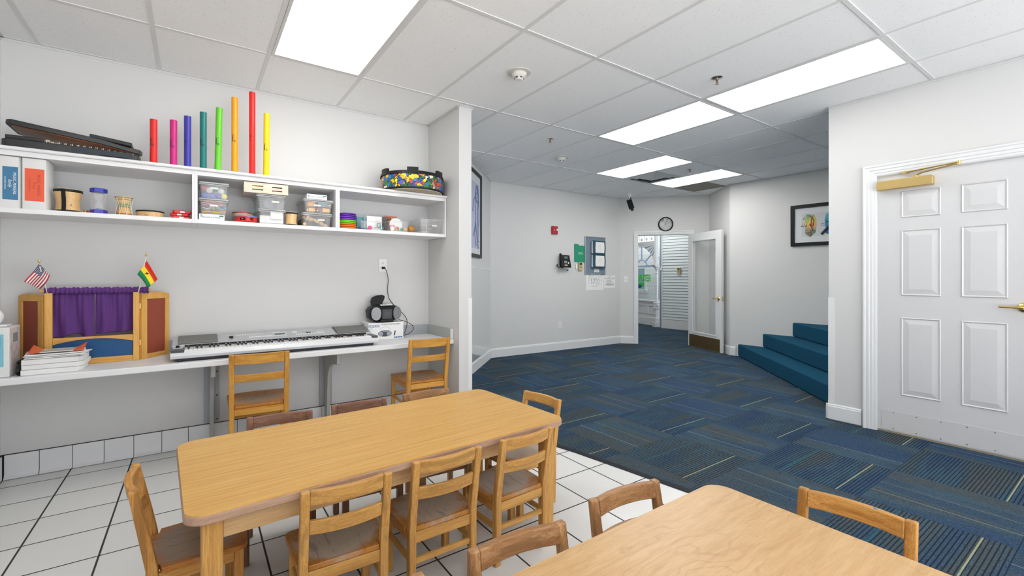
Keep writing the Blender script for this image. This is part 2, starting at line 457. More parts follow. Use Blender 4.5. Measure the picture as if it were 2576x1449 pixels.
# tiled skirting in the alcove
M_wt = plain('white_skirting_tile', (.80, .81, .83), .25, var=.03, scale=3)
M_grout = plain('dark_grout', (.03, .03, .035), .8)
mb = MB(); mb.box(-.984, 1.874, 4.092, 4.0995, 0, .152); mb.box(-.984, -.977, -2, 4.092, 0, .152)
gr = struct(mb.obj('baseboard_back', M_grout, smooth=0))
mb = MB()
x = -.972
def cove(x0, x1):
    mb.prism([(4.0935, .008), (4.066, .003), (4.072, .009), (4.082, .018), (4.087, .034), (4.087, .148), (4.0935, .1485)], x0, x1, 'x')
k = 0
xs = [-.968] + [-.813 + .1545 * q for q in range(18)]
for a, b in zip(xs[:-1], xs[1:]):
    if a < 1.865: cove(a + .0015, min(b, 1.87) - .0015)
t1 = mb.obj('skirting_tiles', M_wt, gr, bevel=.001)
mb = MB()
for q in range(12):
    a = 4.066 - .1545 * q; mb.box(-.977, -.970, a - .1515, a, .004, .148)
mb.obj('skirting_tiles', M_wt, gr, bevel=.001)
# white skirting boards
def skirt(name, segs, z0=.009):
    mb = MB()
    for p0, p1, e0, e1 in segs:
        Mx, L = frame(p0, p1)
        prof = [(0, z0), (-.016, z0), (-.016, .128), (-.012, .134), (-.012, .142), (-.006, .150), (0, .150)]
        mb.prism(prof, -e0, L + e1, 'x', Mx)
    return struct(mb.obj(name, M_trim, smooth=30))
skirt('baseboard_angled', [(A0, A1, -.02, 0)])
skirt('baseboard_far', [(A1, A2, 0, 0)])
M6, L6 = frame(A2, A3)
q = M6 @ Vector((.255, 0, 0)); skirt('baseboard_doorway', [(A2, (q.x, q.y), 0, 0)])
skirt('baseboard_return', [(A3, A4, 0, .016)])
s4 = ((6.995 + .0), 3.815)
skirt('baseboard_stairs', [(A4, (7.0305, 3.822), .0, 0)])
skirt('baseboard_right', [((4.55, 1.661), (4.55, 1.405), 0, 0), ((4.66, 1.645), (4.55, 1.645), 0, .016)], .02)
skirt('baseboard_right_rear', [((4.55, .33), (4.55, -2.5), 0, 0)], .012)
# protective corner plates on wall ends
M_guard = plain('white_corner_guard', (.80, .80, .79), .3, var=.02)
mb = MB(); mb.box(4.547, 4.5505, 1.60, 1.648, .155, 1.075); mb.box(4.547, 4.60, 1.6445, 1.648, .155, 1.075)
tag(mb.obj('corner_guard', M_guard, bevel=.001), 'white plastic corner guard on the wall end beside the stairs', 'corner guard')
mb = MB(); mb.box(1.965, 2.003, 3.4665, 3.4705, .02, 1.07); mb.box(1.9995, 2.003, 3.4665, 3.52, .02, 1.07)
tag(mb.obj('corner_guard', M_guard, bevel=.001), 'white plastic corner guard low on the alcove end wall', 'corner guard')
# mirror-like wipe-clean panel on the angled wall
Ma, La = frame(A0, A1)
m, n = newmat('clear_wall_panel'); n.base(n.mix(n.noise(n.coord(), 2), (.55, .57, .58), (.60, .62, .63)), .04, .0, 1.0)
n.p.inputs['Coat Weight'].default_value = 1; n.p.inputs['Coat Roughness'].default_value = .02; n.p.inputs['Coat IOR'].default_value = 2.2
M_mirror = m
mb = MB(); mb.box(.25, La - .02, -.006, -.0005, .152, 1.37, Ma)
t = mb.obj('wall_panel', M_mirror, smooth=0); tag(t, 'shiny reflective sheet on the lower half of the angled wall', 'wall panel')
mb = MB(); mb.box(.25, La - .012, -.010, -.0005, 1.37, 1.385, Ma); mb.box(La - .02, La - .008, -.010, -.0005, .152, 1.37, Ma)
mb.obj('edge_strip', M_trim, t, smooth=0)
# stairs
def stair_x(y): return 7.025 + (3.92 - y) * (.255 / 4.92) - .004
t = thing('carpeted_staircase', 'blue carpeted steps climbing behind the right wall', 'stairs', (6.0, 2.0, 0))
for i, c in enumerate((3.235, 3.625, 4.055)):
    yt = (7.022 - c + .05); 
    # intersection of y = x - c with the wall line
    y = (7.021 + 3.92 * .05183 - c) / (1 + .05183); x = stair_x(y) - .001
    for part_y in (0,): pass
    mb = MB()
    z0 = .2 * i + (.0095 if i == 0 else .001); z1 = .2 * (i + 1)
    poly = [(x, x - c), (4.684, 4.684 - c), (4.684, -.97), (stair_x(-.97) - .001, -.97)]
    if i == 0: pass
    mb.prism([(a - 6.0, b - 2.0) for a, b in poly], z0, z1, 'z')
    mb.obj('step', M_stairc, t, bevel=.018, seg=3)

# ------------------------------------------------------------------ ceiling fittings
def emis(name, c, s):
    s = s * 1.0
    m, n = newmat(name)
    e = n.t.nodes.new('ShaderNodeEmission'); v = n.coord(); f = n.noise(v, 3, 2)
    x, y, z = n.xyz(v)
    tubes = ((x * 10.0).frac() - .5).abs()
    col = n.mix(f, [k * .97 for k in c], c)
    n.put(e.inputs[0], col); n.put(e.inputs[1], (1 - tubes * .16) * s)
    n.t.links.new(e.outputs[0], n.out.inputs[0]); return m
_L = {}
def lens_mat(power, cool=False):
    k = (power, cool)
    if k not in _L: _L[k] = emis('prismatic_lens', (.95, .98, 1.0) if cool else (1.0, .99, .955), power * LIGHT_PANEL)
    return _L[k]
M_fix = plain('light_frame_metal', (.70, .70, .70), .45)
def ceiling_light(x0, y0, label, power=7, cool=False, group='fluorescent ceiling panels', L=1.2192):
    t = thing('ceiling_light', label, 'ceiling light', (x0 + .3048, y0 + L / 2, H), group=group)
    a = .3048 - .014; b = L / 2 - .014; f = .018
    mb = MB(); z = -.0065
    mb.box(-a, a, -b, -b + f, z, .001); mb.box(-a, a, b - f, b, z, .001); mb.box(-a, -a + f, -b + f, b - f, z, .001); mb.box(a - f, a, -b + f, b - f, z, .001)
    mb.obj('light_frame', M_fix, t, bevel=.001)
    mb = MB(); mb.box(-a + f, a - f, -b + f, b - f, -.003, -.001); mb.obj('diffuser', lens_mat(power, cool), t, smooth=0)
    return t
cl = ceiling_light
cl(GX - 2 * .6096, GY, 'large lit ceiling panel above the music shelf side, nearest at top left', 9)
cl(GX + 3 * .6096, GY - 1.2192, 'long lit ceiling panel nearest to the panelled white door', 4.2)
cl(GX + 3 * .6096, GY, 'bluish lit ceiling panel end to end with the one near the panelled door', 9, True)
cl(GX + 5 * .6096, GY + 1.2192, 'lit ceiling panel just left of the air vent', 10.5)
cl(GX + 7 * .6096, GY + 1.2192, 'lit ceiling panel nearest to the glazed door, right of the air vent', 10.5)
cl(GX - 2 * .6096, GY - 3 * 1.2192, 'unseen lit ceiling panel added behind the camera over the left half of the room', 6)  # added panel out of view, lights the near left part
cl(GX + 3 * .6096, GY - 3 * 1.2192, 'unseen lit ceiling panel added behind the camera over the right half of the room', 5)  # added panel out of view, lights the near right part
cl(8.2, 6.2, 'unseen lit ceiling panel added in the hallway beyond the glazed door', 11)  # hallway ceiling is never in view; panel added to light the hall
cl(9.95, 7.6, 'unseen lit ceiling panel added in the room beyond the arched window', 10)  # added out of view to light the space behind the glass
cl(5.0 + .45, .4, 'unseen lit ceiling panel added over the carpeted staircase', 9)  # added behind the right wall to brighten the stairs and far walls
# air vent
t = thing('air_vent', 'square metal ceiling air diffuser between two lit panels', 'air vent', (GX + 6.5 * .6096, 4.616 - .3048, H))
mats = plain('vent_metal', (.58, .60, .61), .4)
mb = MB(); mb.box(-.285, .285, -.285, .285, -.003, -.0005); mb.obj('backing', plain('vent_dark', (.05, .055, .06), .6), t, smooth=0)
for a, z in ((.285, -.012), (.215, -.018), (.145, -.022)):
    mb = MB(); f = .050; zo = -.002
    for sx, sy in ((1, 0), (-1, 0), (0, 1), (0, -1)):
        if sx: 
            xo, xi = sx * a, sx * (a - f)
            mb.bm.faces.new([mb.bm.verts.new(v) for v in ((xo, -a, zo), (xo, a, zo), (xi, a - f, z), (xi, -a + f, z))])
        else:
            yo, yi = sy * a, sy * (a - f)
            mb.bm.faces.new([mb.bm.verts.new(v) for v in ((-a, yo, zo), (a, yo, zo), (a - f, yi, z), (-a + f, yi, z))])
    mb.obj('louvre', mats, t, solid=.002, smooth=0)
mb = MB(); mb.box(-.085, .085, -.085, .085, -.022, -.016); mb.obj('louvre', mats, t, smooth=0)
mb = MB(); mb.box(GX + 8 * .6096 + .013, GX + 9 * .6096 - .013, 4.02, 4.60, H - .004, H - .0005)
tag(mb.obj('stained_ceiling_tile', plain('brown_tile', (.30, .285, .25), .9, var=.1), smooth=0), 'brown-grey discoloured ceiling tile beside the lit panel near the glazed door', 'ceiling tile')
# smoke detectors, sprinklers
def smoke(x, y, label):
    t = thing('smoke_detector', label, 'smoke detector', (x, y, H), group='smoke detectors on the ceiling')
    MB().lathe([(.086, 0), (.086, -.004), (.070, -.009), (.052, -.009)], n=36).obj('base_plate', plain('beige_plastic', (.62, .61, .56), .5), t)
    MB().lathe([(.055, -.009), (.055, -.022), (.046, -.034), (.034, -.040), (.030, -.050), (.022, -.056), (.001, -.056)], n=36).obj('housing', plain('offwhite_plastic', (.74, .73, .69), .45), t)
    mb = MB()
    for k in range(6):
        a = k * pi / 3 + .4; mb.box(.0285, .0345, -.009, .009, -.0475, -.041, RZ(a))
    mb.obj('sensor_slot', M_ink, t, smooth=0)
smoke(1.93, 2.66, 'smoke detector nearest to the camera, right of the large lit panel')
smoke(3.73, 4.24, 'small distant smoke detector near the angled wall')
def sprinkler(x, y, label):
    t = thing('sprinkler', label, 'sprinkler', (x, y, H), group='sprinkler heads on the ceiling')
    MB().lathe([(.040, 0), (.040, -.003), (.024, -.009), (.012, -.009)], n=28).obj('escutcheon', M_chrome, t)
    mb = MB().lathe([(.010, -.006), (.010, -.020), (.006, -.022), (.006, -.040)], n=14)
    mb.tube([(.008, 0, -.02), (.012, 0, -.032), (.004, 0, -.046)], .0022, 6); mb.tube([(-.008, 0, -.02), (-.012, 0, -.032), (-.004, 0, -.046)], .0022, 6)
    mb.obj('head', plain('bronze', (.32, .22, .15), .3, 1.0), t)
    MB().lathe([(.001, -.046), (.014, -.046), (.014, -.049), (.001, -.049)], n=16).obj('deflector', M_chrome, t)
sprinkler(3.19, 1.88, 'sprinkler head nearest to the camera, beside the long lit panel')
sprinkler(3.135, 3.75, 'sprinkler head left of the bluish lit panel')
sprinkler(5.61, 3.70, 'sprinkler head between the two distant lit panels')
# security camera hanging from the ceiling
t = thing('security_camera', 'small black camera hanging from a white ceiling bracket near the far corner', 'camera', (6.30, 5.33, H))
MB().lathe([(.045, 0), (.045, -.006), (.02, -.012), (.012, -.03), (.012, -.10)], n=20).obj('mount', M_white, t)
mb = MB(); mb.tube([(-.06, 0, -.03), (-.03, -.01, -.10), (0, 0, -.12)], .007, 8); mb.obj('cable', M_white, t)
mb = MB(); Mx = TR(0, 0, -.20) @ Matrix.Rotation(radians(-22), 4, 'X') @ RZ(.5)
mb.prism(rrect(-.032, .032, -.045, .045, .012), -.085, .085, 'z', Mx); mb.obj('camera_body', M_black, t, bevel=.006)
mb = MB(); mb.lathe([(.001, -.125), (.024, -.125), (.026, -.085), (.001, -.085)], M=Mx, n=18); mb.obj('camera_lens', plain('dark_glass', (.01, .01, .012), .08), t)
mb = MB(); mb.box(-.012, .012, -.012, .012, -.14, -.08); mb.obj('swivel', M_black, t)

# ------------------------------------------------------------------ doors
# panelled white door in the right wall
def casing(mb, pts, Mx, w=.088):
    pass
D = struct(MB().box(4.564, 4.604, .436, 1.300, .022, 2.068).obj('door_1', plain('door_white', (.66, .66, .67), .38, var=.02), smooth=0))
DM = _M['door_white']
for (ya, yb) in ((.919, 1.153), (.578, .811)):
    for (za, zb) in ((.321, .937), (1.108, 1.625), (1.72, 1.93)):
        mb = MB(); x0 = 4.564; m_ = .014; p = .050
        def ring(yi0, yi1, zi0, zi1, xi): return [(xi, yi0, zi0), (xi, yi1, zi0), (xi, yi1, zi1), (xi, yi0, zi1)]
        R0 = ring(ya, yb, za, zb, x0 - .0005); R1 = ring(ya + .006, yb - .006, za + .006, zb - .006, x0 - .007)
        R2 = ring(ya + m_, yb - m_, za + m_, zb - m_, x0 - .0008); R3 = ring(ya + p, yb - p, za + p, zb - p, x0 - .008)
        for Ra, Rb in ((R0, R1), (R1, R2), (R2, R3)):
            for k in range(4): mb.quad(Ra[k], Ra[(k + 1) % 4], Rb[(k + 1) % 4], Rb[k])
        mb.quad(*R3); mb.obj('door_panel', DM, D, smooth=0)
mb = MB(); mb.box(4.5615, 4.5638, .44, 1.277, .030, .185); mb.obj('kick_plate', plain('kick_white', (.64, .64, .645), .3, var=.02), D, smooth=0)
mb = MB()
for y in [.50 + .14 * k for k in range(6)]:
    for z in (.045, .170): mb.lathe([(.004, 0), (.004, .0014), (.001, .002)], M=TR(4.5615, y, z) @ Matrix.Rotation(-pi / 2, 4, 'Y'), n=10)
mb.obj('screw', M_chrome, D)
mb = MB(); mb.box(4.56, 4.61, .44, 1.30, .0092, .021); mb.obj('door_sweep', plain('tan_strip', (.30, .26, .18), .5), D)
# lever handle with rose
RY = Matrix.Rotation(-pi / 2, 4, 'Y')
mb = MB(); mb.lathe([(.034, 0), (.034, .004), (.028, .012), (.014, .018), (.011, .045), (.001, .045)], M=TR(4.564, .505, 1.048) @ RY, n=28)
mb.tube([(4.521, .505, 1.048), (4.517, .52, 1.048), (4.520, .56, 1.0485), (4.527, .618, 1.050)], [.009, .010, .0085, .0075], 10)
mb.obj('door_handle', M_brass, D)
# door closer
mb = MB(); mb.prism(rrect(.955, 1.292, 1.952, 2.022, .008), 4.505, 4.5635, 'x'); mb.obj('closer_body', M_brassb, D, bevel=.003)
mb = MB(); mb.lathe([(.014, 0), (.014, .016), (.009, .02), (.001, .02)], c=(4.535, 1.055, 2.022), n=18)
mb.tube([(4.535, 1.055, 2.036), (4.50, 1.02, 2.045), (4.44, .90, 2.050), (4.38, .79, 2.052)], .006, 8); mb.obj('closer_arm', M_brassb, D)
mb = MB(); mb.tube([(4.38, .79, 2.062), (4.45, .95, 2.066), (4.527, 1.115, 2.07)], .0065, 8)
mb.lathe([(.011, -.016), (.011, .012)], c=(4.38, .79, 2.058), n=14); mb.box(4.52, 4.548, 1.10, 1.135, 2.062, 2.078); mb.obj('closer_arm', M_brassb, D)
# casing, moulded
def cas(name, Mx, u0, u1, zt, z0=.0095, w=.09, right=True):
    """moulded architrave round an opening u0..u1, up to zt; local y<0 is into the room"""
    mb = MB(); prof = [(0, .0), (0, .008), (.010, .012), (.022, .012), (.026, .016), (.045, .016), (.050, .021), (.070, .021), (.078, .026), (w, .026), (w, 0)]
    pr = [(-a, -b) for a, b in prof]
    def strip(P, dirx, base0, base1, miter0, miter1):
        pass
    path = [(u0, z0, 0), (u0, zt, 1), (u1, zt, 1), (u1, z0, 0)]
    cols = []
    for k, (u, z, c) in enumerate(path):
        sx = -1 if k in (0, 1) else 1
        cols.append([mb.bm.verts.new(Mx @ Vector((u + sx * a, -b, z + (a if c else 0)))) for a, b in prof])
    n_ = len(prof)
    for k in range(3):
        for i in range(n_ - 1): mb.bm.faces.new((cols[k][i], cols[k + 1][i], cols[k + 1][i + 1], cols[k][i + 1]))
    return struct(mb.obj(name, M_trim, smooth=0))
MR, _ = frame((4.55, 1.645), (4.55, -2.6))
cas('trim_4', MR, 1.645 - 1.305 + .004, 1.645 - .431 - .004, 2.073)
mb = MB()    # jamb / stop
mb.box(4.552, 4.655, 1.3005, 1.3045, .0095, 2.074); mb.box(4.552, 4.655, .4315, .4355, .0095, 2.074); mb.box(4.552, 4.655, .4355, 1.3005, 2.0685, 2.0745)
struct(mb.obj('trim_5', M_trim, smooth=0))
# doorway in the far angled wall with the open glazed door
cas('trim_6', M6, .327 + .004, 1.235 - .004, 2.042, w=.075)
mb = MB(); mb.box(.327, .331, -.001, .121, .0095, 2.041, M6); mb.box(1.231, 1.2345, -.001, .121, .0095, 2.041, M6); mb.box(.331, 1.231, -.001, .121, 2.037, 2.0445, M6)
struct(mb.obj('trim_7', M_trim, smooth=0))
h = M6 @ Vector((1.225, -.03, 0))
e = Vector((7.051, 4.131, 0)); ang = atan2(e.y - h.y, e.x - h.x)
W2 = .895
mb = MB(); st = .115; T = .021
mb.box(0, st, -T, T, .018, 2.032); mb.box(W2 - st, W2, -T, T, .018, 2.032); mb.box(st, W2 - st, -T, T, 2.032 - .125, 2.032); mb.box(st, W2 - st, -T, T, .018, .275)
D2 = struct(mb.obj('door_2', M_trim, smooth=0))
D2.location = (h.x, h.y, 0); D2.rotation_euler = (0, 0, ang)
# local: x along the leaf from the hinge
mb = MB()
for s_ in (-1, 1):
    ya, yb = (T, T + .008) if s_ > 0 else (-T - .008, -T)
    f = .02
    mb.box(st - .004, st + f, ya - (.01 if s_ > 0 else 0), yb + (0 if s_ > 0 else .01), .27, 1.91); mb.box(W2 - st - f, W2 - st + .004, ya, yb, .27, 1.91)
    mb.box(st + f, W2 - st - f, ya, yb, .27, .29); mb.box(st + f, W2 - st - f, ya, yb, 1.89, 1.91)
mb.obj('glazing_bead', M_trim, D2, bevel=.002)
m, n = newmat('door_glass'); n.base(n.mix(n.noise(n.coord(), 3), (.80, .84, .83), (.84, .87, .86)), .03); n.p.inputs['Alpha'].default_value = .14
M_glass = m
mb = MB(); mb.box(st, W2 - st, -.003, .003, .275, 1.907); mb.obj('glass_pane', M_glass, D2, smooth=0)
m, n = newmat('tarnished_brass'); f = n.noise(n.coord(), 40, 4, .7); n.base(n.mix(f, (.10, .065, .022), (.17, .115, .045)), .45, .6)
for s_ in (-1, 1):
    mb = MB(); mb.box(.03, W2 - .035, s_ * T if s_ > 0 else -T - .002, T + .002 if s_ > 0 else -T, .022, .235); mb.obj('kick_plate', m, D2, smooth=0)
for s_ in (-1, 1):
    mb = MB(); RX = Matrix.Rotation(pi / 2 * (1 if s_ < 0 else -1), 4, 'X')
    mb.lathe([(.032, 0), (.032, .004), (.026, .012), (.012, .018), (.010, .045), (.001, .045)], M=TR(W2 - .065, s_ * T, .905) @ RX, n=24)
    mb.tube([(W2 - .065, s_ * (T + .043), .905), (W2 - .08, s_ * (T + .046), .905), (W2 - .13, s_ * (T + .042), .906), (W2 - .17, s_ * (T + .035), .908)], [.009, .0095, .008, .007], 10)
    mb.obj('door_handle', M_brass, D2)
mb = MB(); mb.box(W2 - .0005, W2 + .0015, -.012, .012, .87, .94); mb.obj('latch_plate', M_brass, D2)
# ------------------------------------------------------------------ outlets and switches
def plate(name, label, cat, Mx, u, z, kind, group=None):
    c = Mx @ Vector((u, 0, z)); t = thing(name, label, cat, c, group=group); t.rotation_euler = Mx.to_euler()
    mb = MB(); mb.prism(rrect(-.0365, .0365, -.058, .058, .006), -.006, -.0005, 'y'); mb.obj('cover_plate', plain('plate_white', (.83, .83, .82), .35, var=.01), t, bevel=.0015)
    if kind == 'switch':
        mb = MB(); mb.box(-.005, .005, -.016, -.006, -.004, .014); mb.obj('toggle', M_paper, t, bevel=.001)
        mb = MB(); mb.box(-.006, .006, -.0068, -.006, -.014, .016); mb.obj('slot', M_ink, t, smooth=0)
    else:
        for dz in (.021, -.021):
            mb = MB(); mb.prism([(.017 * cos(a * pi / 8), dz + .0145 * sin(a * pi / 8)) for a in range(16)], -.0085, -.006, 'y'); so = mb.obj('socket', plain('socket_white', (.80, .80, .79), .35, var=.01), t)
            mb = MB(); mb.box(-.008, -.0055, -.0092, -.0085, dz - .003, dz + .005); mb.box(.0055, .008, -.0092, -.0085, dz - .003, dz + .005); mb.box(-.002, .002, -.0092, -.0085, dz - .010, dz - .006); mb.obj('socket_slot', M_ink, so, smooth=0)
    return t
MBk, _ = frame((-.985, 4.10), (1.875, 4.10)); MF, _ = frame(A1, A2)
plate('wall_outlet', 'white wall outlet above the boombox with a black plug in it', 'outlet', MBk, 1.418 + .985, 1.362, 'outlet')
plate('wall_outlet', 'white wall outlet low on the far wall below the telephone', 'outlet', MF, 5.11 - 3.73, .44, 'outlet')
plate('light_switch', 'white light switch left of the open glazed door', 'switch', M6, .107, 1.215, 'switch')
# ================================================================== TABLES AND CHAIRS
def table(label, loc, rz, lam):
    t = thing('table', label, 'table', loc, rz, group='low wooden classroom tables')
    L, Wd, h = 1.524, .762, .56
    MB().prism(rrect(-L / 2 + .003, L / 2 - .003, -Wd / 2 + .003, Wd / 2 - .003, .06, 8), h - .006, h, 'z').obj('tabletop', lam, t, bevel=.001)
    MB().prism(rrect(-L / 2, L / 2, -Wd / 2, Wd / 2, .063, 8), h - .032, h - .003, 'z').obj('edge_band', M_band, t, bevel=.006, seg=3)
    i = .045; a = L / 2 - i; b = Wd / 2 - i; k = .056
    for sx in (-1, 1):
        for sy in (-1, 1):
            MB().box(min(sx * a, sx * (a - k)), max(sx * a, sx * (a - k)), min(sy * b, sy * (b - k)), max(sy * b, sy * (b - k)), .0, h - .033).obj('leg', M_tleg, t, bevel=.006)
    z0, z1 = .452, h - .033
    for s_ in (-1, 1):
        y = s_ * (b - .012)
        MB().box(-a + k, a - k, min(y, y - s_ * .02), max(y, y - s_ * .02), z0, z1).obj('apron', M_tapr, t, bevel=.002)
        x = s_ * (a - .012)
        MB().box(min(x, x - s_ * .02), max(x, x - s_ * .02), -b + k, b - k, z0, z1).obj('apron', M_tapr, t, bevel=.002)
    return t
table('long oak table in the middle, nearer the keyboard counter', (.7145, 2.002, 0), radians(2.9), M_lam1)
table('pale oak table cut off by the bottom right edge', (1.441 - .762, .863 - .381, 0), 0, M_lam2)

def chair_mats(k, pal, wearc=(.40, .31, .22)):
    d, mi, l = pal['dark'], pal['mid'], pal['light']
    post = wood(k + '_oak_post', d, mi, l, axis=2, wear=('w', [c * .55 for c in mi]))
    rail = wood(k + '_oak_rail', d, mi, l, axis=0, wear=('w', [c * .62 for c in mi]))
    side = wood(k + '_oak_side', d, mi, l, axis=1)
    seat = wood(k + '_oak_seat', [c * .6 for c in d], [mi[0] * .85, mi[1] * .66, mi[2] * .45], [c * .8 for c in mi], axis=1, wear=('seat', wearc), lengthwise=9, rough=.36)
    return post, rail, side, seat
CM = {'oak': chair_mats('honey', OAK, (.50, .41, .32)), 'gold': chair_mats('golden', GOLD, (.34, .22, .12)), 'red': chair_mats('red_brown', RED, (.34, .26, .20)),
      'worn': chair_mats('worn', dict(dark=(.17, .065, .022), mid=(.40, .20, .078), light=(.62, .40, .20)), (.27, .21, .16)),
      'bright': chair_mats('bright', dict(dark=(.26, .09, .018), mid=(.56, .26, .055), light=(.70, .42, .14)), (.3, .22, .15))}
def chair(label, loc, rz, style, group, big=False):
    """origin on the floor under the seat; local +y is the front"""
    P_, R_, S_, Q_ = CM[style]
    t = thing('wooden_chair', label, 'chair', loc, rz, group=group)
    if big: w, wf, zs, zt, yb, yf, rake, pt, pd, rh, rz2, r2h = .350, .39, .405, .755, -.215, .235, .062, .030, .038, .068, .137, .050
    else: w, wf, zs, zt, yb, yf, rake, pt, pd, rh, rz2, r2h = .296, .325, .292, .562, -.158, .142, .045, .029, .034, .050, .106, .050
    # back posts: one piece from floor to top, raked above the seat
    def py(z): return yb - rake * max(0, (z - zs)) / (zt - zs) * 1.0
    for s_ in (-1, 1):
        x0, x1 = sorted((s_ * w / 2, s_ * (w / 2 - pt)))
        zz = [0, zs * .55, zs, zs + (zt - zs) * .35, zt]
        back = [(py(z) + (.006 if z == 0 else 0), z) for z in zz]
        front = [(py(z) + pd - .010 * (z / zt) + (.004 if 0 < z < zt * .7 else 0), z) for z in zz]
        MB().prism(back + front[::-1], x0, x1, 'x').obj('leg', P_, t, bevel=.005, seg=3)
    # curved rails of the back
    def rail(z0, z1, th, bow, name='back_rail'):
        mb = MB(); hw = w / 2 - pt + .001; n_ = 12; top = []; bot = []
        for i in range(n_ + 1):
            x = -hw + 2 * hw * i / n_; o = -bow * (1 - (x / hw) ** 2)
            zc = (z0 + z1) / 2; y = py(zc) + pd * .45 + o
            tilt = rake / (zt - zs) * (z1 - z0) / 2
            ring = [(x, y - th / 2 + tilt, z0), (x, y + th / 2 + tilt, z0), (x, y + th / 2 - tilt, z1), (x, y - th / 2 - tilt, z1)]
            top.append([mb.bm.verts.new(v) for v in ring])
        for a, b in zip(top[:-1], top[1:]):
            for k in range(4): mb.bm.faces.new((a[k], a[(k + 1) % 4], b[(k + 1) % 4], b[k]))
        mb.bm.faces.new(top[0][::-1]); mb.bm.faces.new(top[-1])
        mb.obj(name, R_, t, bevel=.004, seg=3)
    rail(zt - rh - .001, zt - .001, .022, .020)
    rail(zt - rz2 - r2h, zt - rz2, .017, .020)
    # dished seat with rounded front corners
    mb = MB(); NU, NV = 14, 14; th = .019
    y0s, y1s = yb + pd * .35, yf
    def out(u, v):
        hw = (w / 2 - pt - .001) if v < .10 else (w / 2 + .002 + (wf - w) / 2 * v)
        d = max(0, v - .86) / .14; hw -= .030 * (1 - sqrt(max(0, 1 - d * d)))
        x = (2 * u - 1) * hw
        y = y0s + (y1s - y0s) * v - .010 * (2 * u - 1) ** 2 * (v > .9)
        dish = -.010 * max(0, 1 - ((2 * u - 1) * 1.15) ** 2) * sin(pi * min(1, v * 1.05)) ** .8 - .006 * max(0, v - .85) / .15
        return x, y, dish
    vs = [0, .04, .085, .105, .16, .24, .34, .45, .56, .67, .77, .86, .91, .95, .98, 1.0]
    T_ = []; B_ = []
    for v in vs:
        T_.append([]); B_.append([])
        for i in range(NU + 1):
            x, y, dz = out(i / NU, v); T_[-1].append(mb.bm.verts.new((x, y, zs + dz))); B_[-1].append(mb.bm.verts.new((x, y, zs - th)))
    for j in range(len(vs) - 1):
        for i in range(NU):
            mb.bm.faces.new((T_[j][i], T_[j][i + 1], T_[j + 1][i + 1], T_[j + 1][i])); mb.bm.faces.new((B_[j][i], B_[j + 1][i], B_[j + 1][i + 1], B_[j][i + 1]))
        mb.bm.faces.new((T_[j][0], T_[j + 1][0], B_[j + 1][0], B_[j][0])); mb.bm.faces.new((T_[j][NU], B_[j][NU], B_[j + 1][NU], T_[j + 1][NU]))
    for i in range(NU):
        mb.bm.faces.new((T_[0][i], B_[0][i], B_[0][i + 1], T_[0][i + 1])); mb.bm.faces.new((T_[-1][i], T_[-1][i + 1], B_[-1][i + 1], B_[-1][i]))
    mb.obj('seat', Q_, t, bevel=.005, smooth=50)
    # front legs
    fx = wf / 2 - .014; lt = .030; fy = yf - .022
    for s_ in (-1, 1):
        x0, x1 = sorted((s_ * fx, s_ * (fx - lt)))
        MB().box(x0, x1, fy - lt, fy, 0, zs - th - .0005).obj('leg', P_, t, bevel=.004)
    # seat frame
    za, zb = zs - th - .042, zs - th - .0005; ix = w / 2 - pt
    MB().box(-ix, ix, yb + .008, yb + .026, za, zb).obj('seat_frame', R_, t, bevel=.0015)
    MB().box(-fx + lt, fx - lt, fy - .024, fy - .006, za, zb).obj('seat_frame', R_, t, bevel=.0015)
    for s_ in (-1, 1):
        xa = s_ * (w / 2 - .006); xb_ = s_ * (fx - .006); q = .016
        MB().prism([(xa, yb + pd), (xb_, fy - lt), (xb_ - s_ * q, fy - lt), (xa - s_ * q, yb + pd)], za, zb, 'z').obj('seat_frame', S_, t, bevel=.0015)
    # stretchers
    zl = .150 if not big else .20
    MB().box(-ix, ix, yb + .008, yb + .024, zl, zl + .022).obj('stretcher', R_, t, bevel=.003)
    MB().box(-fx + lt, fx - lt, fy - .022, fy - .008, zl + .022, zl + .042).obj('stretcher', R_, t, bevel=.003)
    for s_ in (-1, 1):
        xa = s_ * (w / 2 - .008); xb_ = s_ * (fx - .008); q = .014
        MB().prism([(xa, yb + pd), (xb_, fy - lt), (xb_ - s_ * q, fy - lt), (xa - s_ * q, yb + pd)], zl, zl + .022, 'z').obj('stretcher', S_, t, bevel=.003)
    return t
def by_top(cx, cy, rz, big=False):
    """place a chair by the middle of its top rail (outer face)"""
    o = .158 + .045 if not big else .215 + .062
    return (cx - sin(rz) * o, cy + cos(rz) * o, 0)
R = radians
g1 = 'chairs with their backs to the camera along the middle table'
for (cx, cy, a, lab, st) in (
    (.423, 1.553, -2.5, 'honey oak chair at the near side of the middle table, leftmost of three', 'oak'),
    (.812, 1.576, 0, 'honey oak chair at the near side of the middle table, centre one of three', 'oak'),
    (1.208, 1.585, 2.5, 'honey oak chair at the near side of the middle table, rightmost of three', 'oak')):
    chair(lab, by_top(cx, cy, R(a)), R(a), st, g1)
g2 = 'dark chairs along the far side of the middle table'
for (cx, cy, a, lab) in (
    (.356, 2.555, 171.5, 'dark red-brown chair behind the middle table, nearest to the bracket leg on the left'),
    (.748, 2.550, 176.5, 'dark red-brown chair behind the middle table, centre one of three'),
    (1.153, 2.560, 176.5, 'dark brown chair behind the middle table, rightmost of three near the alcove end wall')):
    chair(lab, by_top(cx, cy, R(a)), R(a), 'red' if cx < 1 else 'worn', g2)
chair('worn oak chair at the left end of the middle table, grey worn seat', by_top(-.185, 2.03, R(-87)), R(-87), 'bright', 'chairs at the ends of the middle table')
chair('plain light oak chair at the right end of the middle table beside the carpet', by_top(1.68, 2.07, R(96)), R(96), 'oak', 'chairs at the ends of the middle table')
g3 = 'chairs along the far side of the bottom right table'
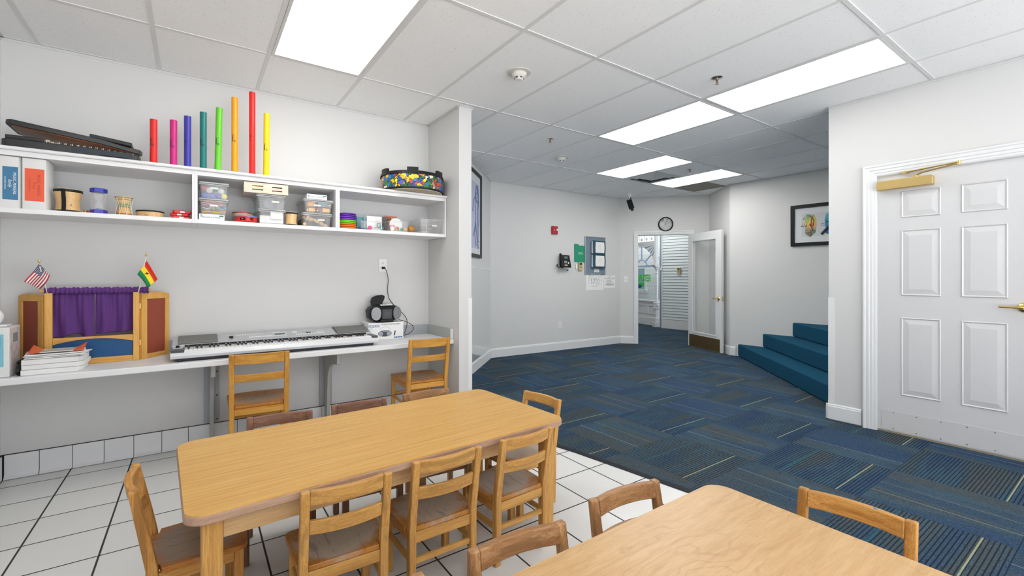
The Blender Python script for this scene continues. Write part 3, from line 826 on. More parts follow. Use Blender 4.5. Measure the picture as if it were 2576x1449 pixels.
for (cx, cy, a, lab) in (
    (1.149, 1.005, 174.7, 'worn brown chair on the white tiles behind the bottom right table, nearest to its corner'),
    (.712, .992, 174, 'worn scuffed chair behind the bottom right table, centre one of three'),
    (.29, 1.0, 178, 'chair behind the bottom right table showing only a rail end at the bottom edge')):
    chair(lab, by_top(cx, cy, R(a)), R(a), 'worn', g3)
hc = chair('orange chair with a blue paint dot on its rail, standing on the carpet', by_top(1.66, .53, R(95.8)), R(95.8), 'bright', 'chair at the end of the bottom right table')
MB().sphere((-.050, -.203, .5612), .006, 14, (1.0, .7, .25)).obj('paint_dot', plain('blue_paint_dot', (.03, .22, .50), .4), hc)
g4 = 'larger golden oak chairs at the counter'
chair('golden oak chair pushed under the counter in front of the keyboard', by_top(.349, 3.372, R(-4), True), R(-4), 'gold', g4, True)
chair('golden oak chair at the right end of the counter below the boombox box', by_top(1.562, 3.372, R(-4), True), R(-4), 'gold', g4, True)

# ================================================================== COUNTER
t = thing('counter', 'long pale grey counter fixed along the alcove wall', 'counter', (.445, 3.83, .705))
mb = MB(); mb.box(-.982, 1.873, 3.56, 4.098, .666, .705, TR(-.445, -3.83, -.705)); mb.obj('worktop', M_counter, t, bevel=.006, seg=3)
mb = MB(); mb.box(-.982, 1.873, 4.080, 4.098, .7055, .795, TR(-.445, -3.83, -.705)); mb.obj('splashback', M_grey, t, bevel=.002)
mb = MB(); mb.box(1.855, 1.8735, 3.60, 4.0795, .7055, .795, TR(-.445, -3.83, -.705)); mb.obj('splashback', plain('grey_green_laminate', (.40, .42, .40), .45), t, bevel=.002)
mb = MB(); mb.box(1.8545, 1.8735, 3.575, 3.5995, .7055, .795, TR(-.445, -3.83, -.705)); mb.obj('end_cap', M_counter, t, bevel=.002)
def bracket(x, label):
    t = thing('counter_bracket', label, 'bracket', (x, 4.09, 0), group='shaped supports under the counter')
    pr = [(4.063, .0), (3.985, .0), (3.975, .30), (3.955, .44), (3.90, .515), (3.80, .555), (3.70, .565), (3.66, .575), (3.655, .62), (3.655, .665), (4.063, .665)]
    pr = [(4.062 if a > 4.05 else a, b) for a, b in pr]
    MB().prism([(a - 4.09, b) for a, b in pr], 0, .026, 'x').obj('support_board', M_bracket, t, bevel=.003)
    mb = MB(); mb.box(-.036, .064, -.004, .009, .16, .664); mb.obj('wall_plate', M_grey, t, bevel=.001)
    mb = MB()
    for z in (.18, .36, .54): mb.lathe([(.006, 0), (.005, .003), (.001, .003)], M=TR(.048, -.004, z) @ Matrix.Rotation(pi / 2, 4, 'X'), n=12)
    mb.obj('bolt', M_ink, t)
bracket(.088, 'grey support board under the counter, left one behind the keyboard chair')
bracket(.903, 'grey curved support under the middle of the counter, right one')
# ================================================================== WALL SHELF
def shelf_unit(x0, x1, label):
    t = thing('shelf_unit', label, 'shelf', ((x0 + x1) / 2, 3.90, 1.617), group='open white wall shelf units')
    O = TR(-(x0 + x1) / 2, -3.90, -1.617); s_ = .0155
    MB().box(x0 + s_, x1 - s_, 3.712, 4.098, 1.617, 1.645, O).obj('bottom_board', M_white, t, bevel=.002)
    MB().box(x0 + s_, x1 - s_, 3.712, 4.098, 1.942, 1.9715, O).obj('top_board', M_white, t, bevel=.002)
    for a, b in ((x0 + .0003, x0 + s_), (x1 - s_, x1 - .0003)): MB().box(a, b, 3.71, 4.098, 1.617, 1.9715, O).obj('side_board', M_white, t, bevel=.002)
    return t
shelf_unit(-.983, -.0015, 'white open shelf unit on the left holding binders and small drums')
shelf_unit(-.0015, .9225, 'white open shelf unit in the centre holding stacked clear boxes')
shelf_unit(.9225, 1.873, 'white open shelf unit on the right holding coloured discs and bins')
mb = MB(); mb.prism([(4.098, 1.972), (3.697, 1.972), (3.692, 1.978), (3.692, 1.987), (3.698, 1.992), (4.098, 1.992)], -.983, 1.8735, 'x')
tag(mb.obj('ledge_board', M_white), 'long white board running across the tops of all three shelf units', 'board')
TOP = 1.9925; SH = 1.6455
# --- music tubes
def tube(px, top, col, label, y=3.80, lean=0, marks=1):
    # world x from the viewing ray at depth y, measured once
    h_ = top - TOP
    t = thing('music_tube', label, 'percussion tube', (px, y, TOP), group='coloured music tubes on the shelf'); t.rotation_euler = (0, lean, 0)
    m = plain('tube_' + label.split()[0] + ('_low' if h_ > .5 and 'red' in label else ''), col, .32, var=.03)
    n_ = 28; r0, r1 = .0205, .0185
    MB().lathe([(r1, .0), (r0, 0), (r0, h_), (r1, h_), (r1, .0)], n=n_).obj('tube_body', m, t)
    # dark printed marks wrapped on the front face
    mb = MB(); rr = r0 + .0004; a0 = radians(-118)
    def patch(a, z, w_, hh):
        k = 4
        for i in range(k):
            aa = a + w_ / rr * (i / k - .5); ab = a + w_ / rr * ((i + 1) / k - .5)
            mb.quad((rr * cos(aa), rr * sin(aa), z), (rr * cos(ab), rr * sin(ab), z), (rr * cos(ab), rr * sin(ab), z + hh), (rr * cos(aa), rr * sin(aa), z + hh))
    def note(a, z, s_):
        for i in range(10):
            q0 = 2 * pi * i / 10; q1 = 2 * pi * (i + 1) / 10
            f = lambda q, r: ((rr * cos(a + r * cos(q) / rr)), rr * sin(a + r * cos(q) / rr), z + r * 1.35 * sin(q))
            mb.quad(f(q0, s_), f(q1, s_), f(q1, s_ * .55), f(q0, s_ * .55))
    zc = h_ * .42
    if marks: 
        for k in range(6): patch(a0 - .25, zc + k * .0085, .0075, .006)
        note(a0 + .42, zc + .004, .006)
        for k in range(4): patch(a0 + .35 + .1 * (k % 2), zc + .018 + k * .010, .0022, .0045)
    else:
        note(a0 - .1, zc + .03, .0065)
        for k in range(5): patch(a0 - .3 + .14 * k, zc - .006 + .007 * (k % 3), .002, .004)
    mb.obj('printed_marks', M_ink, t, smooth=0)
def tx(pxl, y): 
    k = (pxl - 1288) / 1135.6; d = y / (.8185 - .5746 * k); return (.8185 * k + .5746) * d
def tz(pyl, pxl, y):
    k = (pxl - 1288) / 1135.6; d = y / (.8185 - .5746 * k); return 1.252 - (pyl - 697.7) * d / 1135.6
for px_, py_, c, lab, ln, mk in (
    (386.5, 301, (.78, .022, .018), 'red short music tube, leftmost of the upright row', 0, 1),
    (436.5, 303, (.62, .020, .22), 'magenta music tube standing in the row', 0, 1),
    (472, 293, (.045, .045, .38), 'dark blue music tube standing in the row', 0, 0),
    (511.5, 283, (.008, .19, .18), 'teal green music tube standing in the row', 0, 1),
    (550.5, 272, (.15, .60, .035), 'lime green music tube leaning slightly in the row', .02, 1),
    (590.5, 246, (.88, .36, .008), 'orange music tube, second tallest of the row', 0, 1),
    (634.5, 233, (.80, .018, .014), 'scarlet music tube, tallest of the upright row', 0, 0),
    (669.5, 286, (.92, .68, .005), 'yellow music tube, rightmost of the upright row', .01, 1)):
    yy = 3.80
    tube(tx(px_, yy) - (.006 if ln > .015 else 0), tz(py_, px_, yy), c, lab, yy, ln, mk)
# --- autoharps
M_case = plain('black_lacquer', (.022, .023, .024), .32, var=.3, scale=20)
m, n = newmat('sunburst_wood'); x, y, z = n.xyz(n.coord()); f = n.noise(n.vec(x * 1.2, y * 12, z), 6, 3)
n.base(n.ramp(f * .5 + (x.abs()) * .9, [(.2, (.62, .24, .04)), (.45, (.42, .13, .018)), (.72, (.10, .025, .008))]), .25); M_burst = m
M_pin = plain('ivory_pin', (.74, .70, .60), .35)
def harp(label, loc, rot, flip):
    t = thing('autoharp', label, 'autoharp', loc, group='black autoharps on the shelf', rot=rot)
    out = [(-.30, -.12), (-.28, -.145), (.10, -.145), (.29, -.075), (.30, -.03), (.24, .12), (-.27, .14), (-.30, .11)]
    bh = .030 if flip else .044
    MB().prism(out, 0, bh, 'z').obj('body', M_case, t, bevel=.005)
    ins = [(x_ * .93, y_ * .9) for x_, y_ in out]
    zz = (-.0015, -.0003) if flip else (.0443, .0455)
    MB().prism(ins, *zz, 'z').obj('soundboard', M_burst, t)
    if not flip:
        mb = MB()
        for k in range(15):
            x_ = -.13 + .0275 * k
            for q in (0, .008): mb.lathe([(.0022, 0), (.0022, .014), (.001, .014)], c=(x_ + q, -.105 + .0015 * k - q + (max(0, x_ - .1) * .33), .0455), n=8)
        mb.obj('tuning_pins', M_pin, t)
        mb = MB()
        for k in range(5):
            mb.tube([(-.13, -.10 + .035 * k, .053), (.24, -.085 + .035 * k, .053)], .0006, 4)
        mb.obj('strings', M_chrome, t)
        MB().box(-.285, -.13, -.13, .12,   .046, .068).obj('chord_bar_cover', M_case, t, bevel=.004)
        mb = MB()
        for k in range(5): mb.sphere((-.118, -.11 + .03 * k, .062), .009, 10, (1.3, .7, .6))
        mb.obj('chord_buttons', M_pin, t)
        MB().box(-.01, .27, -.149, -.1455, .006, .038).obj('edge_trim', plain('blue_black', (.03, .04, .055), .2), t)
    else:
        MB().box(.05, .25, -.13, .10, .030, .052).obj('chord_bar_cover', M_case, t, bevel=.004)
    return t
harp('black autoharp lying flat on the shelf top, the lower of two', (-.592, 3.850, TOP + .0005), (0, 0, 0), False)
harp('black autoharp propped tilted on top of the other one', (-.585, 3.868, TOP + .0935), (0, radians(7.0), radians(1)), True)
# --- gathering drum
t = thing('floor_drum', 'large round drum with a colourful printed shell at the right end of the shelf top', 'drum', (1.592, 3.820, TOP + .001))
m, n = newmat('bright_printed_shell')
x, y, z = n.xyz(n.coord())
a = n.m('ARCTAN2', y, x)
uv = n.vec(a * .27, z, 0.0); w_ = n.noise(uv, 22, 3, .6, col=True)
sc = n.t.nodes.new('ShaderNodeVectorMath'); sc.operation = 'MULTIPLY_ADD'
n.put(sc.inputs[0], w_); sc.inputs[1].default_value = (.05, .05, 0); n.put(sc.inputs[2], uv); uvd = V(n, sc.outputs[0])
cell = n.voro(uvd, 30, 'F1', 'Color'); dist = n.voro(uvd, 30, 'DISTANCE_TO_EDGE')
c0 = n.xyz(cell)[0]
c = n.ramp(c0, [(0, (.01, .13, .025)), (.16, (.03, .22, .04)), (.30, (.015, .10, .45)), (.42, (.02, .22, .60)), (.52, (.80, .06, .04)), (.62, (.90, .50, .01)), (.72, (.92, .72, .02)), (.82, (.10, .12, .50)), (.90, (.72, .15, .22)), (.96, (.85, .80, .70))], 'CONSTANT')
sp = n.voro(uv, 90).lt(.22) * n.xyz(cell)[1].gt(.6); c = n.mix(sp, c, (.01, .01, .01))
c = n.mix(dist.lt(.045), c, (.008, .010, .012)); c = n.mix(n.noise(uvd, 30, 2).gt(.66) * .8, c, (.012, .012, .014))
n.base(c, .35); M_shell = m
MB().lathe([(.270, .020), (.268, .136), (.262, .136), (.262, .020), (.270, .020)], n=64).obj('shell', M_shell, t)
mb = MB(); mb.lathe([(.272, .006), (.274, .012), (.272, .021), (.264, .021), (.264, .006), (.272, .006)], n=64); mb.obj('lower_rim', M_black, t)
mb = MB(); mb.lathe([(.001, .0), (.262, .0), (.2635, .003), (.2635, .009), (.001, .009)], n=64); mb.obj('lower_head', plain('worn_skin', (.50, .44, .33), .8, var=.25, scale=14), t)
mb = MB(); mb.lathe([(.277, .131), (.274, .152), (.268, .158), (.256, .159), (.256, .131), (.277, .131)], n=64)
for k in range(6):
    aa = radians(-112 + 60 * k); q = .17
    for i in range(6):
        b0, b1 = aa + q * (i / 3 - 1), aa + q * ((i + 1) / 3 - 1)
        pts = [(r_ * cos(b_), r_ * sin(b_), z_) for b_ in (b0, b1) for r_ in (.252, .276) for z_ in (.140, .184)]
        v = [mb.bm.verts.new(p) for p in pts]
        for f in ((0, 1, 3, 2), (4, 6, 7, 5), (2, 3, 7, 6), (0, 4, 5, 1), (1, 5, 7, 3), (0, 2, 6, 4)): mb.bm.faces.new([v[i2] for i2 in f])
mb.obj('upper_rim', M_black, t)
mb = MB(); mb.lathe([(.001, .153), (.256, .153), (.256, .156), (.001, .156)], n=64); mb.obj('upper_head', plain('drum_skin', (.72, .68, .58), .7), t)
# --- mallet on top
t = thing('mallet', 'wooden drum mallet with a red head lying on the shelf top', 'mallet', (1.20, 3.80, TOP + .010), rz=R(12))
MB().tube([(-.16, 0, -.003), (.03, 0, 0)], .0045, 8).obj('stick', M_tapr, t)
MB().sphere((.045, 0, 0), .0095, 14, (1.9, 1, 1)).obj('mallet_head', plain('red_rubber', (.62, .06, .04), .5), t)

# --- binders
M_bind = plain('white_vinyl', (.74, .74, .73), .42, var=.03)
def binder(x0, x1, label, col, ink, lines, z0=SH, z1=1.938, y=3.725, tcol=None):
    t = thing('ring_binder', label, 'binder', ((x0 + x1) / 2, y, z0), group='white binders on the left shelf')
    hw = (x1 - x0) / 2 - .001; h_ = z1 - z0; dl = 0 if col[0] > .5 else .022
    mb = MB(); mb.prism([(-hw, .012), (-hw + .006, .002), (-hw + .02, 0), (hw - .02, 0), (hw - .006, .002), (hw, .012), (hw, .15), (hw - .003, .15), (hw - .003, .012), (-hw + .003, .012), (-hw + .003, .15), (-hw, .15)], 0, h_, 'z')
    mb.obj('cover', M_bind, t)
    mb = MB(); mb.box(-hw + .008, hw - .008, .02, .145, .006, h_ - .006); mb.obj('pages', M_paper, t, smooth=0)
    mb = MB(); mb.box(-hw * .72 + dl, hw * .78 + dl * .2, -.0008, -.0002, h_ * .16, h_ * .80); mb.obj('spine_label', plain('label_' + label.split()[0], col, .5, var=.02), t, smooth=0)
    for i, (s_, sz, dx, sh) in enumerate(lines):
        text(s_, sz, plain('print_' + label.split()[0], ink, .5), 'lettering', t, TR(dx * hw + dl * .6, -.0012, h_ * .48) @ Matrix.Rotation(pi / 2, 4, 'Y'), .0002, sx=.95, shear=sh)
L3 = lambda w: (('MUSIC MAKERS', .019, .34, 0), (w, .020, 0.0, .35), ("TEACHER'S MANUAL", .0085, -.36, 0))
def sy(x0): return x0
binder(-.925, -.8175, 'blue-labelled white ring binder standing at the left end of the shelf', (.045, .19, .35), (.85, .87, .86), L3('family'))
binder(-.8155, -.7075, 'orange-labelled white ring binder standing next to the blue-labelled one', (.82, .115, .045), (.45, .06, .03), L3('Trios'))
# --- bongo drums
def bongo(x, y, r, hgt, label, pair=False):
    t = thing('bongo_drum', label, 'drum', (x, y, SH))
    mw = wood('bongo_wood', (.52, .30, .12), (.74, .48, .22), (.82, .60, .34), 2, lengthwise=5) 
    MB().lathe([(r * .87, .010), (r * .80, hgt * .30), (r * .82, hgt * .5), (r * .95, hgt * .86), (r * .95, hgt * .9)], n=40).obj('shell', mw, t)
    mb = MB().lathe([(r * .87, .0), (r * .89, .003), (r * .89, hgt * .07), (r * .84, hgt * .09)], n=40); mb.obj('lower_band', M_black, t)
    mb = MB().lathe([(r * .94, hgt * .84), (r * 1.0, hgt * .86), (r * 1.0, hgt * .945), (r * .94, hgt * .955)], n=40); mb.obj('hoop', M_black, t)
    MB().lathe([(.001, hgt), (r * .80, hgt * .995), (r * .96, hgt * .955), (r * .97, hgt * .93)], n=40).obj('drum_head', plain('cream_skin', (.74, .66, .50), .6), t)
    if pair:
        mb = MB(); w2 = .012
        a = R(-100); pr = [(r * .90, .0), (r * .84, hgt * .3), (r * .86, hgt * .5), (r * .98, hgt * .86), (r * 1.03, hgt * .95)]
        for (ra, za), (rb, zb) in zip(pr[:-1], pr[1:]):
            Mx = RZ(a); v = [mb.bm.verts.new(Mx @ Vector(p)) for p in ((ra, -w2 * .8, za), (ra, w2 * .8, za), (rb, w2 * .8, zb), (rb, -w2 * .8, zb))]; mb.bm.faces.new(v)
        mb.obj('strap', M_black, t, solid=.003, smooth=0)
        text('R', .014, M_ink, 'emblem', t, RZ(R(24)) @ TR(0, -r * .84, hgt * .28) , .0002)
bongo(-.632, 3.80, .066, .143, 'light wood bongo drum with a black strap beside the binders', True)
bongo(.600, 3.79, .047, .104, 'light wood bongo drum between the clear boxes in the centre shelf unit')
# --- maraca handle / striped shaker behind
t = thing('striped_shaker', 'small red and yellow striped shaker end beside the bongo drum', 'shaker', (-.555, 3.84, SH + .0125), rz=R(10))
for i, c in enumerate(((.70, .05, .03), (.85, .55, .05), (.10, .06, .04), (.85, .55, .05), (.70, .05, .03))):
    MB().lathe([(.001, 0), (.012, 0), (.012, .0068), (.001, .0068)], M=TR(.007 * i - .016, 0, 0) @ Matrix.Rotation(pi / 2, 4, 'Y'), n=16).obj('stripe', plain('shaker_%d' % (i % 3), c, .4), t)
MB().tube([(.02, 0, -.003), (.28, .06, -.003)], .008, 10).obj('handle', plain('olive_wood', (.30, .22, .11), .5), t)
m, n = newmat('clear_box_plastic'); n.base(n.mix(n.noise(n.coord(), 6), (.78, .79, .80), (.84, .85, .86)), .12); n.p.inputs['Alpha'].default_value = .15; M_box = m
m, n = newmat('clear_lid_plastic'); n.base(n.mix(n.noise(n.coord(), 6), (.76, .77, .78), (.82, .83, .84)), .2); n.p.inputs['Alpha'].default_value = .50; M_lid = m
# --- sand timer
t = thing('sand_timer', 'blue-ended sand timer standing on the left shelf', 'hourglass', (-.492, 3.785, SH))
M_blu = plain('royal_blue_plastic', (.020, .030, .42), .3); M_pur = plain('blue_violet_plastic', (.065, .045, .42), .4)
hexa = lambda r: [(r * cos(R(60 * k + 8)), r * sin(R(60 * k + 8))) for k in range(6)]
MB().prism(hexa(.042), 0, .026, 'z').obj('base', M_pur, t, bevel=.002)
MB().prism(hexa(.042), .133, .159, 'z').obj('cap', M_blu, t, bevel=.002)
m, n = newmat('clear_acrylic'); n.base(n.mix(n.noise(n.coord(), 4), (.96, .97, .98), (.98, .99, 1)), .03, spec=.5); n.p.inputs['Alpha'].default_value = .10; M_clear = m
MB().lathe([(.024, .027), (.026, .045), (.018, .066), (.004, .079), (.018, .092), (.027, .112), (.026, .132)], n=28).obj('glass_bulb', M_box, t)
MB().lathe([(.001, .040), (.012, .036), (.022, .0275), (.001, .0275)], n=24).obj('sand', plain('blue_sand', (.12, .30, .55), .9), t)
mb = MB()
for k in range(6):
    a = R(60 * k + 8); b = R(60 * k + 68); q = .037
    mb.quad((q * cos(a), q * sin(a), .0265), (q * cos(b), q * sin(b), .0265), (q * cos(b), q * sin(b), .1325), (q * cos(a), q * sin(a), .1325))
mb.obj('clear_wall', M_clear, t, smooth=0)
# --- rope-strung drum
t = thing('rope_drum', 'small waisted drum with striped shell and white cords', 'drum', (-.372, 3.79, SH))
m, n = newmat('striped_shell'); x, y, z = n.xyz(n.coord())
n.base(n.ramp(z * 8.0 + n.noise(n.coord(), 20, 2) * .02, [(0, (.62, .10, .05)), (.12, (.72, .48, .18)), (.27, (.60, .50, .18)), (.32, (.72, .50, .22)), (.42, (.28, .30, .12)), (.58, (.50, .42, .16)), (.66, (.72, .50, .22)), (.80, (.05, .03, .02)), (.815, (.72, .46, .18)), (.90, (.70, .13, .07))], 'CONSTANT'), .45)
MB().lathe([(.042, .002), (.038, .020), (.029, .045), (.028, .058), (.034, .085), (.043, .112)], n=32).obj('shell', m, t)
for z0_, r_ in ((0, .046), (.1125, .0475)):
    MB().lathe([(.001, z0_ + .004), (r_ - .003, z0_ + .004), (r_, z0_ + .006), (r_, z0_ + .001), (.001, z0_)], n=32).obj('drum_head', plain('tan_skin', (.55, .43, .27), .6), t)
mb = MB(); N8 = 8
for k in range(N8):
    a = 2 * pi * k / N8; b = 2 * pi * (k + .5) / N8; c_ = 2 * pi * (k + 1) / N8
    mb.tube([(.046 * cos(a), .046 * sin(a), .116), (.037 * cos((a + b) / 2), .037 * sin((a + b) / 2), .058), (.0455 * cos(b), .0455 * sin(b), .003)], .0012, 5)
    mb.tube([(.0455 * cos(b), .0455 * sin(b), .003), (.037 * cos((b + c_) / 2), .037 * sin((b + c_) / 2), .058), (.046 * cos(c_), .046 * sin(c_), .116)], .0012, 5)
mb.tube([(.0385 * cos(2 * pi * k / 24), .0385 * sin(2 * pi * k / 24), .058) for k in range(24)], .0012, 5, True)
mb.obj('cord', plain('white_cord', (.76, .74, .68), .8), t)
# --- frame drum lying down, with a knob
t = thing('frame_drum', 'shallow round frame drum lying flat with a wooden knob in front', 'drum', (-.243, 3.815, SH))
MB().lathe([(.071, 0), (.073, .034), (.001, .034), ], n=40).obj('frame', M_bongo if 'M_bongo' in globals() else _M['bongo_wood'], t)
MB().lathe([(.074, .033), (.0745, .041), (.070, .043), (.066, .043), (.066, .035)], n=40).obj('rim', M_black, t)
MB().lathe([(.001, .0), (.009, .004), (.010, .011), (.006, .016), (.006, .022), (.001, .022)], M=TR(-.012, -.070, .016) @ Matrix.Rotation(pi / 2, 4, 'X'), n=16).obj('knob', M_tapr, t)
# --- red wooden castanet blocks
M_red = plain('red_lacquer', (.62, .015, .018), .28)
for k, (dx, dz, a, lab) in enumerate(((0, 0, 4, 'red wooden clapper block at the bottom of its small stack'), (-.006, .0185, -5, 'red wooden clapper block in the middle of its small stack'), (.004, .037, 8, 'red wooden clapper block on top of its small stack'))):
    t = thing('clapper_block', lab, 'castanet', (-.078 + dx, 3.79, SH + dz), R(a), group='stacked red clapper blocks')
    MB().prism([(-.052, -.025), (-.044, -.032), (.044, -.032), (.052, -.025), (.052, .025), (.044, .032), (-.044, .032), (-.052, .025)], 0, .0175, 'z').obj('block', M_red, t, bevel=.003)
    MB().box(-.012, .012, -.0325, -.0322, .004, .0135).obj('sticker', M_paper, t, smooth=0)
# a flat brown stick behind them
tag(MB().tube([(-.34, 3.93, SH + .0075), (-.03, 3.96, SH + .0075)], .007, 10).obj('wooden_stick', _M['olive_wood']), 'thin brown stick lying behind the frame drum', 'stick')

# --- clear plastic boxes
def clear_box(x0, x1, y0, y1, z0, z1, label, lid=True, lab=(0.5, .5), group='clear storage boxes on the shelf', tape=True, name='storage_box'):
    xc, yc = (x0 + x1) / 2, (y0 + y1) / 2
    t = thing(name, label, 'storage box', (xc, yc, z0), group=group)
    a, b, h_ = (x1 - x0) / 2, (y1 - y0) / 2, z1 - z0; ta = .90; lz = .014 if lid else 0
    mb = MB(); th = .0016
    def ring(s_, z, o=0): return [(px_ , py_, z) for px_, py_ in rrect(-(a - .006) * s_ + o, (a - .006) * s_ - o, -(b - .006) * s_ + o, (b - .006) * s_ - o, .012, 4)]
    R0 = [mb.bm.verts.new(p) for p in ring(ta, .001)]; R1 = [mb.bm.verts.new(p) for p in ring(1, h_ - lz)]
    R2 = [mb.bm.verts.new(p) for p in ring(1, h_ - lz, th)]; R3 = [mb.bm.verts.new(p) for p in ring(ta, .0026, th)]
    n_ = len(R0)
    for A_, B_ in ((R0, R1), (R1, R2), (R2, R3)):
        for k in range(n_): mb.bm.faces.new((A_[k], A_[(k + 1) % n_], B_[(k + 1) % n_], B_[k]))
    mb.bm.faces.new(R0[::-1]); mb.bm.faces.new(R3)
    mb.obj('box_body', M_box, t)
    mb = MB(); mb.bm.free(); mb = MB()
    P0 = rrect(-a, a, -b, b, .016, 4)
    rim = MB(); r1 = [(p[0], p[1], h_ - lz - .004) for p in P0]; r1.append(r1[0]); rim.tube(r1[:-1], .0022, 6, True); rim.obj('rim', M_lid, t)
    if lid: MB().prism(P0, h_ - .012, h_ - .001, 'z').obj('lid', M_lid, t, bevel=.004)
    if tape: MB().box((lab[0] - .5) * 2 * a - .024, (lab[0] - .5) * 2 * a + .024, -b * .965 - .0035, -b * .965 - .003, h_ * lab[1] - .006, h_ * lab[1] + .006).obj('label_strip', plain('cream_label', (.78, .75, .68), .6), t, smooth=0)
    return t
YF = 3.725
# left stack: card box, scarf box, ball box
def flat_box(x0, x1, y0, y1, z0, z1, label, title):
    t = thing('flat_card_box', label, 'box', ((x0 + x1) / 2, (y0 + y1) / 2, z0), group='flat white card boxes')
    a, b, h_ = (x1 - x0) / 2, (y1 - y0) / 2, z1 - z0
    MB().box(-a, a, -b, b, .0003, h_).obj('carton', M_paper, t, bevel=.001)
    MB().box(a * .58, a * .92, -b - .0006, -b - .0001, h_ * .62, h_ * .86).obj('green_patch', plain('green_print', (.04, .25, .15), .5), t, smooth=0)
    mb = MB(); q = h_ * .4
    for (u0, u1, v0, v1) in ((0, 1, 0, .1), (0, 1, .9, 1), (0, .1, 0, 1), (.9, 1, 0, 1), (.3, .7, .3, .7)):
        mb.box(-a * .90 + u0 * q * .7, -a * .90 + u1 * q * .7, -b - .0006, -b - .0001, h_ * .45 + v0 * q, h_ * .45 + v1 * q)
    mb.obj('emblem', plain('dark_green_print', (.05, .12, .10), .5), t, smooth=0)
    text(title, h_ * .42, plain('navy_print', (.06, .10, .22), .5), 'lettering', t, TR(-a * .05, -b - .0004, h_ * .47), .0002)
    return t
flat_box(.0215, .168, YF, YF + .20, SH, SH + .040, 'flat white card box under the two left clear boxes', 'Standard Notes')
zb1 = SH + .0405
clear_box(.020, .192, YF + .003, YF + .26, zb1, zb1 + .110, 'clear box full of coloured scarves, middle of the left stack', lab=(.5, .55))
clear_box(.020, .196, YF + .003, YF + .26, zb1 + .111, zb1 + .222, 'clear box of coloured balls on top of the left stack', lab=(.5, .62))
bz = zb1 + .111 + .003
BR = .0205
for i, (dx, dy, dz, c, lab) in enumerate((
    (-.052, -.07, BR, (.04, .10, .55), 'blue ball at the lower left front of the top box'), (-.010, -.072, BR, (.05, .12, .60), 'blue ball at the lower middle front of the top box'),
    (.030, -.072, BR, (.04, .10, .52), 'blue ball beside the yellow ball in the top box'), (.068 - .008, -.078 + .0, BR, (.86, .78, .20), 'yellow ball at the lower right of the top box'),
    (-.026, -.074, BR + .037, (.80, .80, .78), 'white ball resting left in the top box'), (.036 + .006, -.074, BR + .037, (.78, .77, .72), 'white ball resting right in the top box'),
    (-.054, -.04, BR + .054, (.70, .10, .09), 'red ball at the upper left of the top box'), (.006, -.05, BR + .056, (.03, .38, .20), 'green ball at the top of the ball box'))):
    tag(MB().sphere((0, 0, 0), BR, 20).obj('ball', plain('ball_%d' % i, c, .45)), lab, 'ball', 'balls in the top clear box')
    o = bpy.data.objects[[q.name for q in bpy.data.objects if q.name.startswith('ball')][-1]]; o.location = (.108 + dx, YF + .1315 + dy, bz + dz)
# scarves: crumpled cloths
def scarf(cx, cy, cz, sx, sy_, sz, col, label, seed):
    rnd = random.Random(seed); mb = MB(); ph = [rnd.uniform(0, 6) for _ in range(4)]
    def f(u, v):
        return (cx + (u - .5) * sx, cy + (v - .5) * sy_, cz + sz * (.5 + .25 * sin(u * 9 + ph[0] + v * 3) + .25 * sin(v * 11 + ph[1] + u * 4)))
    mb.grid(f, 18, 14)
    return tag(mb.obj('scarf', plain('scarf_%d' % seed, col, .7, var=.15), solid=.003, smooth=60), label, 'scarf', 'folded cloths in the middle left box')
for i, (dx, dz, sx, c, lab) in enumerate(((.0, .004, .13, (.88, .55, .06), 'yellow-orange cloth at the bottom of the scarf box'), (-.03, .028, .07, (.72, .70, .72), 'white and grey cloth low in the scarf box'), (.040, .030, .06, (.30, .48, .72), 'light blue cloth at the right of the scarf box'),
    (.0, .050, .13, (.62, .30, .52), 'pink violet cloth in the middle of the scarf box'), (-.01, .068, .12, (.84, .28, .18), 'coral red cloth near the top of the scarf box'))):
    scarf(.106 + dx, YF + .10, zb1 + .004 + dz, sx, .17, .022, c, lab, 20 + i)
# tambourines lying between the stacks
def tambourine(x, y, z, r, h_, body, head, label):
    t = thing('tambourine', label, 'tambourine', (x, y, z), group='tambourines on the centre shelf')
    mb = MB(); n_ = 40; slots = [R(a) for a in (-112, -62, -10, 40, 95, 150, 200)]
    zs_ = [0, h_ * .34, h_ * .66, h_]
    th = .004
    for k in range(n_):
        a, b = 2 * pi * k / n_, 2 * pi * (k + 1) / n_; mid = (a + b) / 2
        for q in range(3):
            if q == 1 and any(abs((mid - s_ + pi) % (2 * pi) - pi) < .20 for s_ in slots): continue
            v = [mb.bm.verts.new(p) for p in ((r * cos(a), r * sin(a), zs_[q]), (r * cos(b), r * sin(b), zs_[q]), (r * cos(b), r * sin(b), zs_[q + 1]), (r * cos(a), r * sin(a), zs_[q + 1]))]
            mb.bm.faces.new(v)
    mb.obj('frame', body, t, solid=th, smooth=40)
    MB().lathe([(r + .003, h_ - .006), (r + .0035, h_), (r - .004, h_ + .002), (.001, h_ + .001), (.001, h_ - .001), (r - .004, h_ - .004)], n=40).obj('drum_head', head, t)
    for s_ in slots:
        Mx = TR((r - .001) * cos(s_), (r - .001) * sin(s_), h_ * .5)
        MB().lathe([(.001, -.003), (.009, -.001), (.009, .001), (.001, .003)], M=Mx, n=14).obj('jingle', M_chrome, t)
tambourine(.298, 3.945, SH + .0005, .070, .088, wood('pale_ply', (.60, .46, .28), (.72, .58, .38), (.80, .68, .50), 0), M_red, 'pale tambourine with a red rim behind the red one')
tambourine(.303, 3.795, SH + .0005, .072, .046, M_red, plain('soft_blue_head', (.16, .26, .62), .5), 'red tambourine with a soft blue head in front of the pale one')
